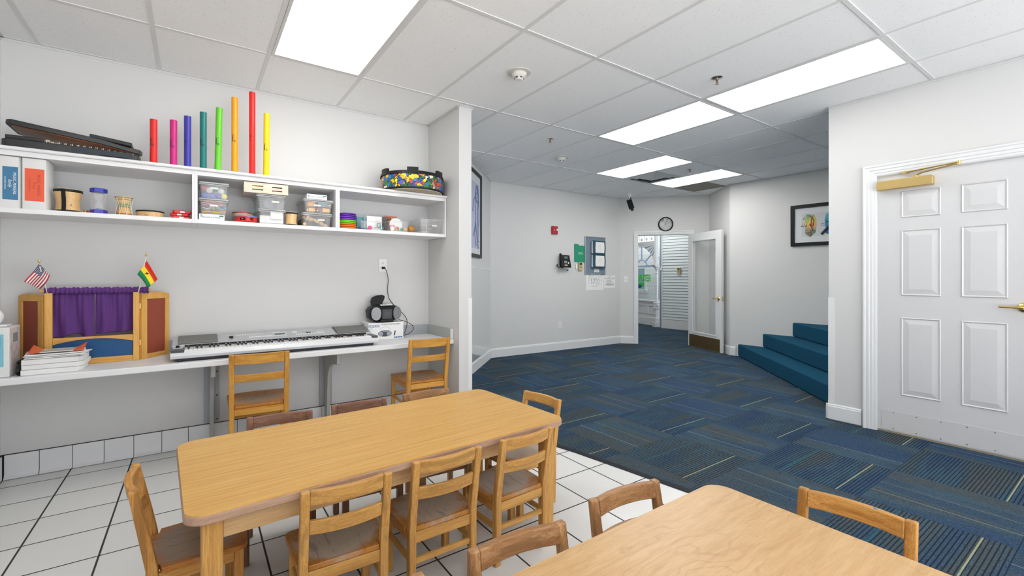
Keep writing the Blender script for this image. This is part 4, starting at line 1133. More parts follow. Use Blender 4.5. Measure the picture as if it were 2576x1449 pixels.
# middle stack
zc = SH + .0005
clear_box(.372, .556, YF + .002, YF + .285, zc, zc + .108, 'clear box with white papers, lower one of the middle stack', tape=False)
tag(MB().box(.385, .54, YF + .022, YF + .25, zc + .006, zc + .060).obj('paper_stack', plain('paper_white', (.80, .80, .80), .7, var=.08), bevel=.002), 'white papers inside the lower middle clear box', 'papers')
tag(MB().box(.455, .535, YF + .0125, YF + .0155, zc + .038, zc + .088).obj('printed_card', M_paper, smooth=0), 'white printed card upright inside the lower middle clear box', 'card')
clear_box(.362, .560, YF + .002, YF + .285, zc + .1085, zc + .216, 'clear box with grey discs, upper one of the middle stack', lab=(.62, .5))
mb = MB()
for k in range(6): mb.lathe([(.001, 0), (.040, 0), (.044, .003), (.001, .004)], M=TR(.455 + .006 * (k % 2), YF + .05 + .028 * k, zc + .155) @ Matrix.Rotation(R(80), 4, 'X'), n=24)
tag(mb.obj('grey_discs', plain('slate_plastic', (.20, .22, .27), .4)), 'row of grey-blue discs standing inside the upper middle clear box', 'discs')
t = thing('wooden_shaker_box', 'pale plywood box with slots lying across the middle stack', 'wooden box', (.430, YF + .12, zc + .2165), rz=R(-1.5))
mp = wood('birch_ply', (.62, .52, .38), (.76, .68, .55), (.82, .76, .64), 0)
a, b, h_ = .142, .125, .074
mb = MB(); mb.box(-a, a, -b + .006, b, 0, .006); mb.box(-a, a, -b + .006, b, h_ - .006, h_); mb.box(a - .006, a, -b + .006, b, .006, h_ - .006)
mb.obj('carcass', mp, t)
mb = MB()                                                       # front with four slots
us = [-a, -.092, -.022, .035, .102, a]; zs_ = [0, .0195, .0275, .045, .053, h_]
for i in range(5):
    for j in range(5):
        if i in (1, 3) and j in (1, 3): continue
        mb.box(us[i], us[i + 1], -b, -b + .006, zs_[j], zs_[j + 1])
mb.obj('slotted_front', mp, t, smooth=0)
mb = MB(); ys = [-b + .006, -.095, -.080, -.05, -.035, b]; zz = [.006, .016, .026, .034, .044, .052, .062, h_ - .006]
for i in range(5):
    for j in range(7):
        if i in (1, 3) and j in (1, 3, 5): continue
        mb.box(-a, -a + .006, ys[i], ys[i + 1], zz[j], zz[j + 1])
mb.obj('slotted_end', mp, t, smooth=0)
for i, (dx, dz, c, lab) in enumerate(((-.06, .012, (.10, .35, .06), 'green stick inside the slotted plywood box'), (-.07, .038, (.75, .45, .03), 'yellow stick inside the slotted plywood box'), (.07, .012, (.65, .08, .22), 'pink stick inside the slotted plywood box'))):
    tag(MB().tube([(.43 + dx - .03, YF + .012, zc + .2165 + dz + .011), (.43 + dx + .05, YF + .02, zc + .2165 + dz + .012)], .0055, 10).obj('coloured_stick', plain('stick_%d' % i, c, .4)), lab, 'stick', 'sticks in the slotted box')
# right stack of the centre unit
clear_box(.668, .888, YF + .002, YF + .30, zc, zc + .104, 'clear box of wooden tokens, bottom of the right stack', lab=(.62, .5))
rnd = random.Random(3)
for k in range(16):
    x = .688 + .18 * ((k * .377) % 1) ; z = zc + .016 + .062 * ((k * .618) % 1)
    o = MB().lathe([(.001, 0), (.0115, 0), (.0115, .012), (.001, .012)], M=Matrix.Rotation(pi / 2, 4, 'X'), n=18).obj('wooden_token', _M['bongo_wood'], bevel=.001)
    o.location = (x, YF + .036 + .03 * (k % 3), z); o.rotation_euler = (rnd.uniform(-.3, .3), 0, rnd.uniform(-.4, .4))
    tag(o, 'round pale wooden token in the bottom box of the right stack', 'token', 'wooden tokens in the clear box')
tag(MB().box(.680, .876, YF + .13, YF + .27, zc + .005, zc + .07).obj('dark_cloth', plain('dark_brown_cloth', (.09, .055, .045), .9, var=.4), bevel=.01), 'dark brown cloth behind the wooden tokens', 'cloth')
clear_box(.676, .896, YF + .002, YF + .30, zc + .1045, zc + .210, 'clear box of orange and silver blocks, upper one of the right stack', lab=(.45, .55))
for i, (x, z, sx, sz, c, lab) in enumerate(((.845, .118, .052, .030, (.88, .42, .06), 'orange block at the lower right of the blocks box'), (.742, .118, .050, .026, (.86, .45, .07), 'orange wedge at the lower left of the blocks box'), (.740, .158, .055, .034, (.85, .42, .08), 'orange paddle at the upper left of the blocks box'),
    (.795, .120, .030, .030, (.35, .04, .05), 'dark red block in the middle of the blocks box'), (.825, .160, .075, .036, (.12, .28, .36), 'teal cloth at the upper right of the blocks box'))):
    tag(MB().box(x - sx / 2, x + sx / 2, YF + .028 + .003 * i, YF + .10, zc + z, zc + z + sz).obj('wooden_block' if 'cloth' not in lab else 'teal_cloth', plain('blk_%d' % i, c, .5), bevel=.004), lab, 'block' if 'cloth' not in lab else 'cloth')
for i, (x, z) in enumerate(((.705, .118), (.778, .119), (.790, .154), (.868, .168))):
    o = MB().sphere((0, 0, 0), .010, 16).obj('jingle_bell', M_chrome); o.location = (x, YF + .022, zc + z + .004); tag(o, 'small silver bell in the orange blocks box, ' + ('lowest at the left', 'beside the dark red block', 'in the upper middle', 'upper right on teal cloth')[i], 'bell', 'silver bells in the blocks box')
flat_box(.700, .846, YF + .004, YF + .22, zc + .2105, zc + .2475, 'flat white card box on top of the right clear boxes', 'Number the Notes')
# --- right unit: discs
cols = [('orange', (.88, .22, .01))] * 3 + [('lime green', (.20, .72, .02))] * 2 + [('purple', (.17, .05, .50))] * 4
for i, (nm, c) in enumerate(cols):
    z = SH + .0003 + .0142 * i
    o = MB().lathe([(.001, .0), (.050, .0), (.067, .004), (.0695, .0075), (.067, .0115), (.050, .0138), (.001, .0138)], n=48).obj('ring_disc', plain('disc_' + nm.split()[0], c, .35, var=.03))
    o.location = (1.018 + .0015 * ((i * 5) % 3 - 1), 3.788, z)
    k = sum(1 for q in cols[:i + 1] if q[0] == nm); last = [q[0] for q in cols].count(nm)
    pos = {1: 'lowest', last: 'topmost'}.get(k, ('second' if k == 2 else 'third') + ' from below')
    tag(o, '%s round disc in the stack, %s of the %s ones' % (nm, pos, nm), 'disc', 'stacked coloured discs')
# open bin with cases, scissors
clear_box(1.112, 1.300, 3.755, 3.99, zc, zc + .075, 'open clear bin with booklets beside the coloured discs', lid=False, lab=(.62, .35))
tag(MB().box(1.115, 1.165, 3.86, 3.98, zc + .006, zc + .118).obj('cd_case', plain('teal_card', (.10, .28, .34), .5)), 'dark teal case standing in the open bin', 'case')
tag(MB().box(1.170, 1.205, 3.86, 3.98, zc + .006, zc + .120).obj('cd_case', plain('pale_teal_card', (.28, .48, .52), .5)), 'light teal case standing in the open bin', 'case')
t = thing('booklet', 'white printed booklet leaning in the open bin', 'booklet', (1.245, 3.80, zc + .006), rot=(R(-6), 0, R(-4)))
MB().box(-.062, .062, 0, .004, 0, .118).obj('cover', M_paper, t, smooth=0)
mb = MB()
for k in range(6):
    for j in range(3): mb.box(.008 + .016 * j, .020 + .016 * j, -.0006, -.0002, .04 + .011 * k, .044 + .011 * k)
mb.obj('printed_text', plain('pink_print', (.60, .42, .46), .6), t, smooth=0)
t = thing('scissors', 'scissors with green handles hanging over the open bin', 'scissors', (1.262, 3.752, SH + .002), rz=R(0))
mg = plain('sage_plastic', (.10, .30, .26), .4)
mb = MB()
for cx, cz, rx in ((0.0, .043, .014), (.026, .020, .013)):
    mb.tube([(cx + rx * cos(2 * pi * k / 16), -.006, cz + .016 * sin(2 * pi * k / 16)) for k in range(16)], .0035, 6, True)
mb.obj('handles', mg, t)
mb = MB(); mb.tube([(-.012, -.004, .030), (-.060, -.003, .010)], [.004, .001], 6); mb.tube([(.016, -.004, .022), (-.058, -.003, .016)], [.004, .001], 6); mb.obj('blades', M_chrome, t)
o = MB().sphere((0, 0, 0), .0175, 18).obj('pompom', plain('hot_pink_foam', (.90, .12, .32), .8)); o.location = (1.186, 3.735, SH + .018); tag(o, 'pink ball in front of the open bin', 'ball')
t = thing('mallet', 'dark blue mallet lying in front of the open bin', 'mallet', (1.105, 3.735, SH + .0105))
mn = plain('navy_plastic', (.012, .025, .12), .35)
MB().sphere((-.005, 0, 0), .010, 14, (1.2, 1, 1)).obj('mallet_head', mn, t); MB().tube([(0, 0, -.004), (.065, .004, -.006)], .0035, 8).obj('stick', mn, t)
# open bin with discs
clear_box(1.345, 1.535, 3.730, 3.98, zc, zc + .088, 'open clear bin with a white compact disc beside the maraca', lid=False, tape=False)
for i, (x0, x1, y, h_, c, lab) in enumerate(((1.352, 1.400, 3.90, .140, (.12, .09, .08), 'dark case at the left of the disc bin'), (1.375, 1.485, 3.92, .152, (.62, .15, .05), 'orange-red case standing tallest in the disc bin'), (1.415, 1.515, 3.87, .132, (.40, .48, .44), 'grey-green case behind the compact disc'))):
    tag(MB().box(x0, x1, y, y + .012, zc + .006, zc + h_).obj('cd_case', plain('case_%d' % i, c, .4), bevel=.001), lab, 'case', 'cases in the disc bin')
o = MB().lathe([(.008, 0), (.056, 0), (.056, .0015), (.008, .0015), (.008, 0)], n=48).obj('compact_disc', plain('disc_white', (.80, .82, .80), .15)); o.location = (1.432, 3.80, zc + .065); o.rotation_euler = (R(82), 0, R(-8)); tag(o, 'white compact disc standing in the right-hand bin', 'compact disc')
t = thing('pink_cup', 'small pink-rimmed white cup in the disc bin', 'cup', (1.385, 3.762, zc + .006))
MB().lathe([(.013, 0), (.019, .034), (.017, .034), (.012, .002), (.001, .002)], n=24).obj('cup_body', M_paper, t); MB().lathe([(.0195, .034), (.0215, .036), (.0215, .044), (.0195, .046), (.0195, .034)], n=24).obj('rim', plain('pink_plastic', (.75, .20, .28), .4), t)
for i, (x, z, c, lab) in enumerate(((1.428, .026, (.60, .08, .14), 'dark pink ball in the disc bin'), (1.468, .021, (.05, .33, .25), 'green ball in the disc bin'), (1.502, .023, (.85, .40, .16), 'orange ball in the disc bin'), (1.415, .012, (.35, .62, .10), 'small lime ball in the disc bin'))):
    o = MB().sphere((0, 0, 0), (.019, .015, .016, .010)[i], 16).obj('ball', plain('toyball_%d' % i, c, .4)); o.location = (x, 3.762 - .004 * i, zc + z + .0005); tag(o, lab, 'ball', 'toy balls in the disc bin')
# maraca
t = thing('maraca', 'round brown wooden maraca lying between the right-hand bins', 'maraca', (1.560, 3.765, SH + .032), rz=R(70))
MB().sphere((0, 0, 0), .031, 24, (1.15, 1, 1)).obj('shaker_head', wood('maraca_wood', (.22, .07, .015), (.50, .22, .05), (.70, .42, .14), 0, lengthwise=3, rough=.25), t)
MB().tube([(.033, 0, -.004), (.11, .0, -.016)], [.008, .007], 10).obj('handle', _M['maraca_wood'], t)
# bin of metal triangles
clear_box(1.625, 1.852, 3.728, 4.02, zc, zc + .128, 'open clear bin of metal triangles at the right end', lid=False, lab=(.62, .55))
rnd = random.Random(5)
for k in range(8):
    z = zc + .008 + .0085 * k; s_ = .085; cx = 1.742 + rnd.uniform(-.015, .015); cy = 3.85 + rnd.uniform(-.02, .02); a = rnd.uniform(0, 2)
    p = [(cx + s_ * cos(a + q) * (.95), cy + s_ * sin(a + q), z + rnd.uniform(0, .003)) for q in (0.15, 2.09, 4.19, 6.13)]
    tag(MB().tube(p, .0035, 8).obj('metal_triangle', M_chrome), 'silver metal triangle in the rightmost clear bin', 'triangle', 'metal triangles in the clear bin')
tag(MB().tube([(1.690, 3.748, zc + .012), (1.705, 3.752, zc + .145)], .003, 8).obj('beater', plain('beige_rod', (.66, .56, .46), .4)), 'thin upright beater with a cap in the rightmost bin', 'beater')
tag(MB().tube([(1.72, 3.90, zc + .112), (1.80, 3.83, zc + .126)], .003, 8).obj('beater', M_grey), 'grey beater lying slanted across the rightmost bin', 'beater')
# ================================================================== ON THE COUNTER
CT = .7055
MP = wood('pine_frame', (.48, .22, .045), (.74, .40, .09), (.80, .50, .16), 2, grain=.6)
MPx = wood('pine_rail', (.48, .22, .045), (.74, .40, .09), (.80, .50, .16), 0, grain=.6)
t = thing('puppet_theatre', 'tabletop wooden puppet theatre with purple curtains and folding wings', 'puppet theatre', (-.52, 3.88, CT))
TO = TR(.52, -3.88, 0)
xl0, xl1, xr0, xr1 = -.748, -.714, -.334, -.302
MB().box(xl0, xl1, 3.862, 3.892, 0, .450, TO).obj('post', MP, t, bevel=.003)
MB().box(xr0, xr1, 3.862, 3.892, 0, .450, TO).obj('post', MP, t, bevel=.003)
mb = MB(); P = [(xl1, .178), (xr0, .188)]
lo = []
for i in range(15):
    u = i / 14; lo.append((xl1 + (xr0 - xl1) * u, .130 + .028 * (1 - (2 * u - 1) ** 2) + .012 * u * 0))
mb.prism([(xl1, .172), (xl1, .130)] + lo[1:-1] + [(xr0, .130), (xr0, .172)], 3.868, 3.886, 'y', TO); mb.obj('crossbar', MPx, t, bevel=.002)
MB().box(xl1, xr0, 3.868, 3.886, 0, .036, TO).obj('bottom_rail', MPx, t, bevel=.002)
MB().box(xl1, xr0, 3.875, 3.880, .036, .160, TO).obj('front_panel', plain('navy_panel', (.002, .070, .215), .55, var=.05), t)
MB().tube([(-.772 + .52, .012, .462), (-.245 + .52, .012, .462)], .0105, 14).obj('curtain_rod', MPx, t)
m, n = newmat('purple_cloth'); x, y, z = n.xyz(n.coord()); f = n.noise(n.coord(), 300, 2); n.base(n.mix(f, (.095, .034, .165), (.135, .055, .225)), .85, 0, .15); n.bump(f, .2, .001); M_pur2 = m
mb = MB()
def sleeve(u, v):
    xx = -.752 + .52 + (.497) * u; a = 2 * pi * v
    r_ = .016 + .0035 * sin(u * 150) * sin(a + 1) + .002 * sin(u * 63 + a * 2)
    return (xx, .012 + r_ * cos(a), .462 + r_ * 1.25 * sin(a))
mb.grid(sleeve, 220, 14); mb.obj('curtain_sleeve', M_pur2, t, smooth=80)
def curtain(xa, xb, zbot, ph, seed, name='curtain'):
    mb = MB()
    def f(u, v):
        amp = .006 + .012 * v
        xx = xa + (xb - xa) * u
        yy = .018 + amp * sin(u * 13 + ph + .8 * sin(v * 3 + seed)) * .8 + .003 * sin(u * 47 + ph) * (1 - v)
        zt_ = .445; zb_ = zbot(u)
        return (xx + .52, yy, zt_ + (zb_ - zt_) * v)
    mb.grid(f, 70, 26); return mb.obj(name, M_pur2, t, solid=.0015, smooth=80)
curtain(-.724, -.527, lambda u: .172 + .020 * max(0, sin((u - .28) * 6.2)) * (u > .28) * (u < .78) - .010 * (u > .70) * sin((u - .7) * 10), .4, 1.1)
curtain(-.522, -.330, lambda u: .182 + .012 * u, 2.2, 2.6)
def wing(hx, hy, ex, ey, label):
    Mx, L = frame((hx, hy), (ex, ey)); Mx = TR(.52, -3.88, 0) @ Mx; f_ = .042; th = .018
    def bx(a, b, c, d, nm, mt): MB().box(a, b, -th / 2, th / 2, c, d, Mx).obj(nm, mt, t, bevel=.002)
    bx(0, f_, 0, .40, 'wing_stile', MP); bx(L - f_ * .8, L, 0, .40, 'wing_stile', MP)
    top = [(0, .40), (L, .40), (L, .432), (L * .8, .444), (L * .55, .448), (L * .25, .444), (0, .436)]
    MB().prism(top, -th / 2, th / 2, 'y', Mx).obj('wing_rail', MPx, t, bevel=.002); bx(f_, L - f_ * .8, 0, .030, 'wing_rail', MPx)
    MB().box(f_, L - f_ * .8, -.003, .003, .030, .40, Mx).obj('wing_panel', plain('red_brown_panel', (.30, .060, .030), .6, var=.12, scale=60), t)
wing(-.752, 3.885, -.890, 4.052, 'l'); wing(-.297, 3.885, -.158, 4.062, 'r')
mb = MB()
for z in (.10, .34): mb.box(-.300, -.296, 3.858, 3.866, z, z + .035, TO)
mb.obj('hinge', M_brass, t)
# --- flags
def flag(name, label, top, bot, quad, cellmat, mats, nu, nv):
    t = thing(name, label, 'flag', bot, group='small hand flags on the puppet theatre')
    b = Vector(bot)
    mb = MB(); mb.tube([(0, 0, 0), Vector(top) - b], .0028, 8); mb.obj('stick', plain('white_stick', (.78, .76, .70), .5), t)
    d = (Vector(top) - b); q = d.normalized()
    MB().lathe([(.001, 0), (.004, .002), (.004, .006), (.0065, .010), (.006, .017), (.003, .024), (.001, .028)], M=TR(*d) , n=12).obj('finial', M_brass, t)
    A_, B_, C_, D_ = [Vector(v) - b for v in quad]        # hoist top, fly top, fly bottom, hoist bottom
    mb = MB()
    def f(u, v):
        p = (A_ * (1 - u) + B_ * u) * (1 - v) + (D_ * (1 - u) + C_ * u) * v
        p = p + Vector((0, 1, 0)) * (.012 * sin(u * 5 + v * 2) + .010 * sin(v * 6)) + Vector((1, 0, -.3)) * (.010 * sin(u * 3.1) * v)
        return p
    mb.grid(f, nu, nv, mfn=cellmat); o = mb.obj('cloth', mats, t, solid=.0008, smooth=80)
    return t, f
def Y(pxl, pyl, y=3.8): return (tx(pxl, y), y, tz(pyl, pxl, y))
mr = plain('flag_red', (.42, .03, .035), .7); mw_ = plain('flag_white', (.78, .78, .78), .7); mn_ = plain('flag_navy', (.02, .03, .10), .7)
def us(i, j): 
    if i < 16 and j < 14: return 2 if not ((i + (j % 4 == 1)) % 2 == 1 and j % 2 == 1) else 1
    return (j // 2) % 2
flag('hand_flag', 'small striped flag with a starry blue corner at the left of the theatre', Y(98, 663, 3.85), Y(119, 737, 3.876), [Y(98, 664, 3.84), Y(62, 709, 3.82), Y(100, 727, 3.82), Y(124, 692, 3.84)], us, [mr, mw_, mn_], 36, 26)
mG = plain('flag_green', (.01, .25, .08), .7); mY = plain('flag_yellow', (.88, .68, .01), .7); mR = plain('flag_bright_red', (.72, .03, .015), .7)
t2, ff = flag('hand_flag', 'small red, yellow and green flag with a black star at the right of the theatre', Y(367.5, 646, 3.85), Y(348, 737, 3.876), [Y(369, 656, 3.84), Y(397, 702, 3.82), Y(371, 726, 3.82), Y(345, 690, 3.84)], lambda i, j: j // 4, [mR, mY, mG], 24, 12)
mb = MB(); c0 = ff(.38, .5); ux = (ff(.48, .5) - ff(.28, .5)) * .62; vz = (ff(.38, .62) - ff(.38, .38)) * .62
star = []
for k in range(10):
    r_ = (1.0 if k % 2 == 0 else .42); a = pi / 2 + k * pi / 5; star.append(c0 + Vector((cos(a) * .0135 * r_, -.0035, sin(a) * .0150 * r_)))
vs_ = [mb.bm.verts.new(v) for v in star]; cc = mb.bm.verts.new(c0 + Vector((0, -.0035, 0)))
for k in range(10): mb.bm.faces.new((cc, vs_[k], vs_[(k + 1) % 10]))
mb.obj('black_star', M_ink, t2, smooth=0, solid=.0006)
# --- digital keyboard
KX0, KX1, KY0, KY1 = -.130, 1.213, 3.605, 3.985
t = thing('digital_piano', 'long silver digital piano on the counter', 'keyboard', ((KX0 + KX1) / 2, 3.79, CT))
KO = TR(-(KX0 + KX1) / 2, -3.79, -CT)
M_sil = plain('silver_plastic', (.52, .53, .55), .32, .35, var=.03); M_sil2 = plain('light_silver_plastic', (.68, .69, .71), .35, .15, var=.02); M_spk = plain('grey_speaker_cloth', (.17, .17, .165), .8, var=.15, scale=400)
MB().prism([(3.625, CT), (3.622, .727), (3.975, .727), (3.975, CT)], KX0 + .035, KX1 - .035, 'x', KO).obj('underside', plain('dark_navy_plastic', (.018, .022, .030), .4), t, bevel=.004)
MB().prism([(KY0, .7275), (KY0 - .004, .745), (KY0 + .012, .771), (KY0 + .024, .773), (KY0 + .024, .7275)], KX0, KX1, 'x', KO).obj('front_strip', M_sil2, t, bevel=.002)
MB().box(KX0 + .004, KX1 - .004, KY0 + .024, 3.98, .7275, .760, KO).obj('key_bed', M_black, t)
kx0, kx1 = KX0 + .072, KX1 - .050; nk = 52; kw = (kx1 - kx0) / nk
MB().box(KX0 + .002, kx0 - .0005, KY0 + .008, 3.775, .7605, .782, KO).obj('end_block', plain('dark_end_block', (.03, .035, .05), .3), t, bevel=.002)
MB().box(kx1 + .0005, KX1 - .002, KY0 + .008, 3.775, .7605, .782, KO).obj('end_block', _M['dark_end_block'], t, bevel=.002)
MB().box(KX0 + .010, kx0 - .006, 3.69, 3.765, .782, .7845, KO).obj('bend_plate', M_sil, t, bevel=.001)
MB().lathe([(.011, 0), (.011, .010), (.006, .014), (.001, .014)], c=(KX0 + .035 - (KX0 + KX1) / 2, 3.735 - 3.79, .7845 - CT), n=18).obj('bend_wheel', M_black, t)
M_wk = plain('white_key', (.84, .84, .83), .22, var=.01); M_bk = plain('black_key', (.010, .010, .012), .2)
for i in range(nk):
    x = kx0 + i * kw
    MB().box(x + .0006, x + kw - .0006, KY0 + .020, 3.772, .7615, .780, KO).obj('white_key', M_wk, t, bevel=.0012)
pat = [1, 0, 1, 1, 0, 1, 1]       # white keys A B C D E F G: sharp after A, C, D, F, G
for i in range(nk - 1):
    if pat[i % 7]:
        x = kx0 + (i + 1) * kw
        MB().prism([(3.678, .7803), (3.683, .791), (3.772, .792), (3.772, .7803)], x - .0055, x + .0055, 'x', KO).obj('black_key', M_bk, t, bevel=.001)
MB().box(KX0 + .072, KX1 - .050, 3.7725, 3.7738, .7605, .7935, KO).obj('key_slip', M_black, t, smooth=0)
MB().prism([(3.774, .7605), (3.774, .7925), (3.779, .795), (3.79, .797), (3.90, .822), (3.975, .829), (KY1, .822), (KY1, .7605)], KX0 + .004, KX1 - .004, 'x', KO).obj('control_panel', M_sil, t, bevel=.002)
for a, b in ((KX0 + .035, KX0 + .262), (KX1 - .275, KX1 - .020)):
    MB().prism([(3.788, .798), (3.795, .812), (3.90, .836), (3.968, .838), (3.972, .829)], a, b, 'x', KO).obj('speaker_grille', M_spk, t, bevel=.004)
def on_panel(y): return .797 + (y - 3.79) / .11 * .025 if y < 3.90 else .822 + (y - 3.90) / .075 * .007
mb = MB()
def pbox(mb, x0, x1, y0_, y1_, h_):
    z0_, z1_ = on_panel(y0_), on_panel(y1_)
    v = [mb.bm.verts.new(KO @ Vector(p)) for p in ((x0, y0_, z0_), (x1, y0_, z0_), (x1, y1_, z1_), (x0, y1_, z1_), (x0, y0_, z0_ + h_), (x1, y0_, z0_ + h_), (x1, y1_, z1_ + h_), (x0, y1_, z1_ + h_))]
    for f in ((0, 1, 2, 3), (4, 5, 6, 7), (0, 1, 5, 4), (1, 2, 6, 5), (2, 3, 7, 6), (3, 0, 4, 7)): mb.bm.faces.new([v[i] for i in f])
pbox(mb, .488, .578, 3.845, 3.915, .002); mb.obj('display_frame', M_sil2, t, smooth=0)
mb = MB(); pbox(mb, .497, .570, 3.850, 3.885, .0035); mb.obj('display', plain('lcd_green_grey', (.10, .13, .11), .2), t, smooth=0)
for i in range(11):
    mb = MB(); pbox(mb, .325 + .0145 * i, .335 + .0145 * i, 3.84, 3.852, .003); mb.obj('button', M_wk, t, smooth=0)
for i in range(10):
    mb = MB(); pbox(mb, .250 + .018 * i, .258 + .018 * i, 3.90, 3.908, .003); mb.obj('button', M_wk, t, smooth=0)
for i in range(12):
    mb = MB(); pbox(mb, .64 + .018 * i, .650 + .018 * i, 3.835 + .0 * i, 3.845, .003); mb.obj('button', M_wk, t, smooth=0)
mb = MB(); pbox(mb, .625, .658, 3.885, 3.915, .002); mb.obj('button_block', M_wk, t, smooth=0)
for i in range(4):
    mb = MB(); pbox(mb, .80 + .014 * i, .806 + .014 * i, 3.85, 3.885, .0025); mb.obj('button', M_wk, t, smooth=0)
MB().lathe([(.013, 0), (.013, .010), (.010, .012), (.001, .012)], c=(.215 - (KX0 + KX1) / 2, 3.86 - 3.79, on_panel(3.86) - CT), n=22).obj('volume_knob', M_black, t)
MB().lathe([(.018, 0), (.018, .004), (.014, .006), (.001, .006)], c=(.735 - (KX0 + KX1) / 2, 3.865 - 3.79, on_panel(3.865) - CT), n=26).obj('data_dial', plain('grey_dial', (.12, .12, .12), .3), t)
# --- boombox carton
BX0, BX1, BY0, BY1, BZ = 1.2165, 1.531, 3.878, 4.078, CT + .150
BY1 = 4.076
t = thing('boombox_carton', 'white printed carton under the boombox', 'box', ((BX0 + BX1) / 2, (BY0 + BY1) / 2, CT + .0005))
BO = TR(-(BX0 + BX1) / 2, -(BY0 + BY1) / 2, -CT)
MB().box(BX0, BX1, BY0, BY1, CT + .0001, BZ, BO).obj('carton', M_paper, t, bevel=.001)
mbl = plain('brand_blue', (.03, .12, .35), .5); fy = -(BY1 - BY0) / 2 - .0006
text('naxa', .046, mbl, 'logo', t, TR(-.108, fy, .126), .0002, sx=1.15)
text('PORTABLE CD/CASSETTE BOOMBOX', .0125, M_ink, 'lettering', t, TR(.042, fy, .132), .0002, sx=.82)
text('NPB-252', .008, M_ink, 'lettering', t, TR(-.135, fy, .100), .0002)
mb = MB()
def disc(cx, cz, rx, rz_, n_=24, y=fy): mb.prism([(cx + rx * cos(2 * pi * k / n_), cz + rz_ * sin(2 * pi * k / n_)) for k in range(n_)], y - .0002, y + .0003, 'y')
disc(-.012, .055, .062, .028); mb.obj('printed_boombox', plain('print_slate', (.05, .06, .08), .4), t, smooth=0)
mb = MB(); disc(-.050, .052, .020, .022, y=fy - .0004); disc(.026, .052, .022, .022, y=fy - .0004); mb.prism([(-.035, .079), (.015, .079), (.010, .070), (-.030, .070)], fy - .0006, fy, 'y'); mb.obj('printed_speakers', plain('print_grey', (.35, .37, .40), .4), t, smooth=0)
mb = MB(); mb.tube([(-.065 + .11 * k / 12, fy, .085 + .028 * sin(pi * k / 12)) for k in range(13)], .0012, 5); mb.obj('printed_handle', M_grey, t)
mb = MB(); mb.prism([(.068, .033), (.078, .031), (.086, .073), (.076, .075)], fy - .0002, fy + .0003, 'y'); mb.obj('printed_remote', M_ink, t, smooth=0)
mb = MB()
for k in range(5): mb.box(.070 + .016 * k, .083 + .016 * k, fy - .0002, fy + .0003, .010, .020)
mb.obj('printed_icons', mbl, t, smooth=0)
text('naxa', .028, mbl, 'logo', t, TR(-(BX1 - BX0) / 2 - .0006, .055, .132) @ RZ(-pi / 2), .0002)
# --- boombox
t = thing('boombox', 'black and silver boombox with its lid open, on the white carton', 'boombox', (1.376, 3.968, BZ + .0005), rz=R(1)); t.scale = (.94, 1, 1)
mb = MB(); pr = []
for k in range(25):
    a = pi * k / 24
W_ = .145
def sect(x):   # half-height and depth taper towards the ends
    k = 1 - (abs(x) / W_) ** 3.2; return .035 + .040 * max(0, k) ** .6, .052 + .048 * max(0, k) ** .6
secs = []
for i in range(29):
    x = -W_ + 2 * W_ * i / 28; h_, d_ = sect(x); ring = []
    for k in range(20):
        a = 2 * pi * k / 20; ca, sa = cos(a), sin(a)
        ring.append(mb.bm.verts.new((x, d_ * (abs(ca) ** .6) * (1 if ca > 0 else -1), .080 + h_ * (abs(sa) ** .62) * (1 if sa > 0 else -1))))
    secs.append(ring)
for a, b in zip(secs[:-1], secs[1:]):
    for k in range(20): mb.bm.faces.new((a[k], a[(k + 1) % 20], b[(k + 1) % 20], b[k]))
mb.bm.faces.new(secs[0][::-1]); mb.bm.faces.new(secs[-1])
mb.obj('housing', M_black, t, smooth=50)
MB().box(-.075, .075, -.075, .070, .0, .012).obj('base', M_black, t, bevel=.004)
for s_ in (-1, 1):
    mb = MB(); prf = []
    for k in range(28):
        a = 2 * pi * k / 28; prf.append((s_ * .095 + .047 * cos(a) * (1 if cos(a) * s_ > 0 else .85), .080 + .058 * (abs(sin(a)) ** .8) * (1 if sin(a) > 0 else -1)))
    mb.prism(prf, -.099, -.090, 'y', TR(0, 0, 0) @ RZ(0) if False else (TR(s_ * .095, -.085, 0) @ RZ(s_ * R(14)) @ TR(-s_ * .095, .085, 0)))
    mb.obj('speaker', plain('grey_mesh_grille', (.26, .27, .28), .4, .4, var=.25, scale=500), t, bevel=.003)
MB().box(-.048, .048, -.104, -.080, .030, .118).obj('cassette_door', plain('smoked_plastic', (.02, .024, .03), .35), t, bevel=.004)
MB().box(-.028, .028, -.1052, -.104, .060, .092).obj('cassette_window', plain('dark_window', (.03, .035, .045), .3), t, smooth=0)
MB().box(-.062, .055, -.106, -.09, .012, .028).obj('foot_panel', M_black, t, bevel=.003)
mb = MB()
for k in range(6): mb.box(-.055 + .019 * k, -.038 + .019 * k, -.085, -.060, .149, .157)
mb.obj('buttons', M_wk, t, bevel=.002)
MB().lathe([(.048, .150), (.050, .156), (.044, .158), (.001, .156)], c=(-.005, -.01, 0), n=32).obj('disc_well', plain('dark_grey', (.05, .05, .055), .3), t)
mb = MB(); Mx = TR(-.018, .045, .160) @ Matrix.Rotation(R(-12), 4, 'X') @ RZ(R(0))
mb.prism([(-.080, -.022), (-.086, .020), (-.070, .056), (-.03, .074), (.030, .078), (.058, .070), (.054, .045), (.030, .004), (.018, -.022)], -.006, .006, 'y', Mx); mb.obj('lid', M_black, t, bevel=.005)
mb = MB(); mb.tube([(-.142, .045, .085), (-.135, .085, .10), (0, .100, .105), (.135, .085, .10), (.142, .045, .085)], .006, 8); mb.obj('carry_handle', M_black, t)
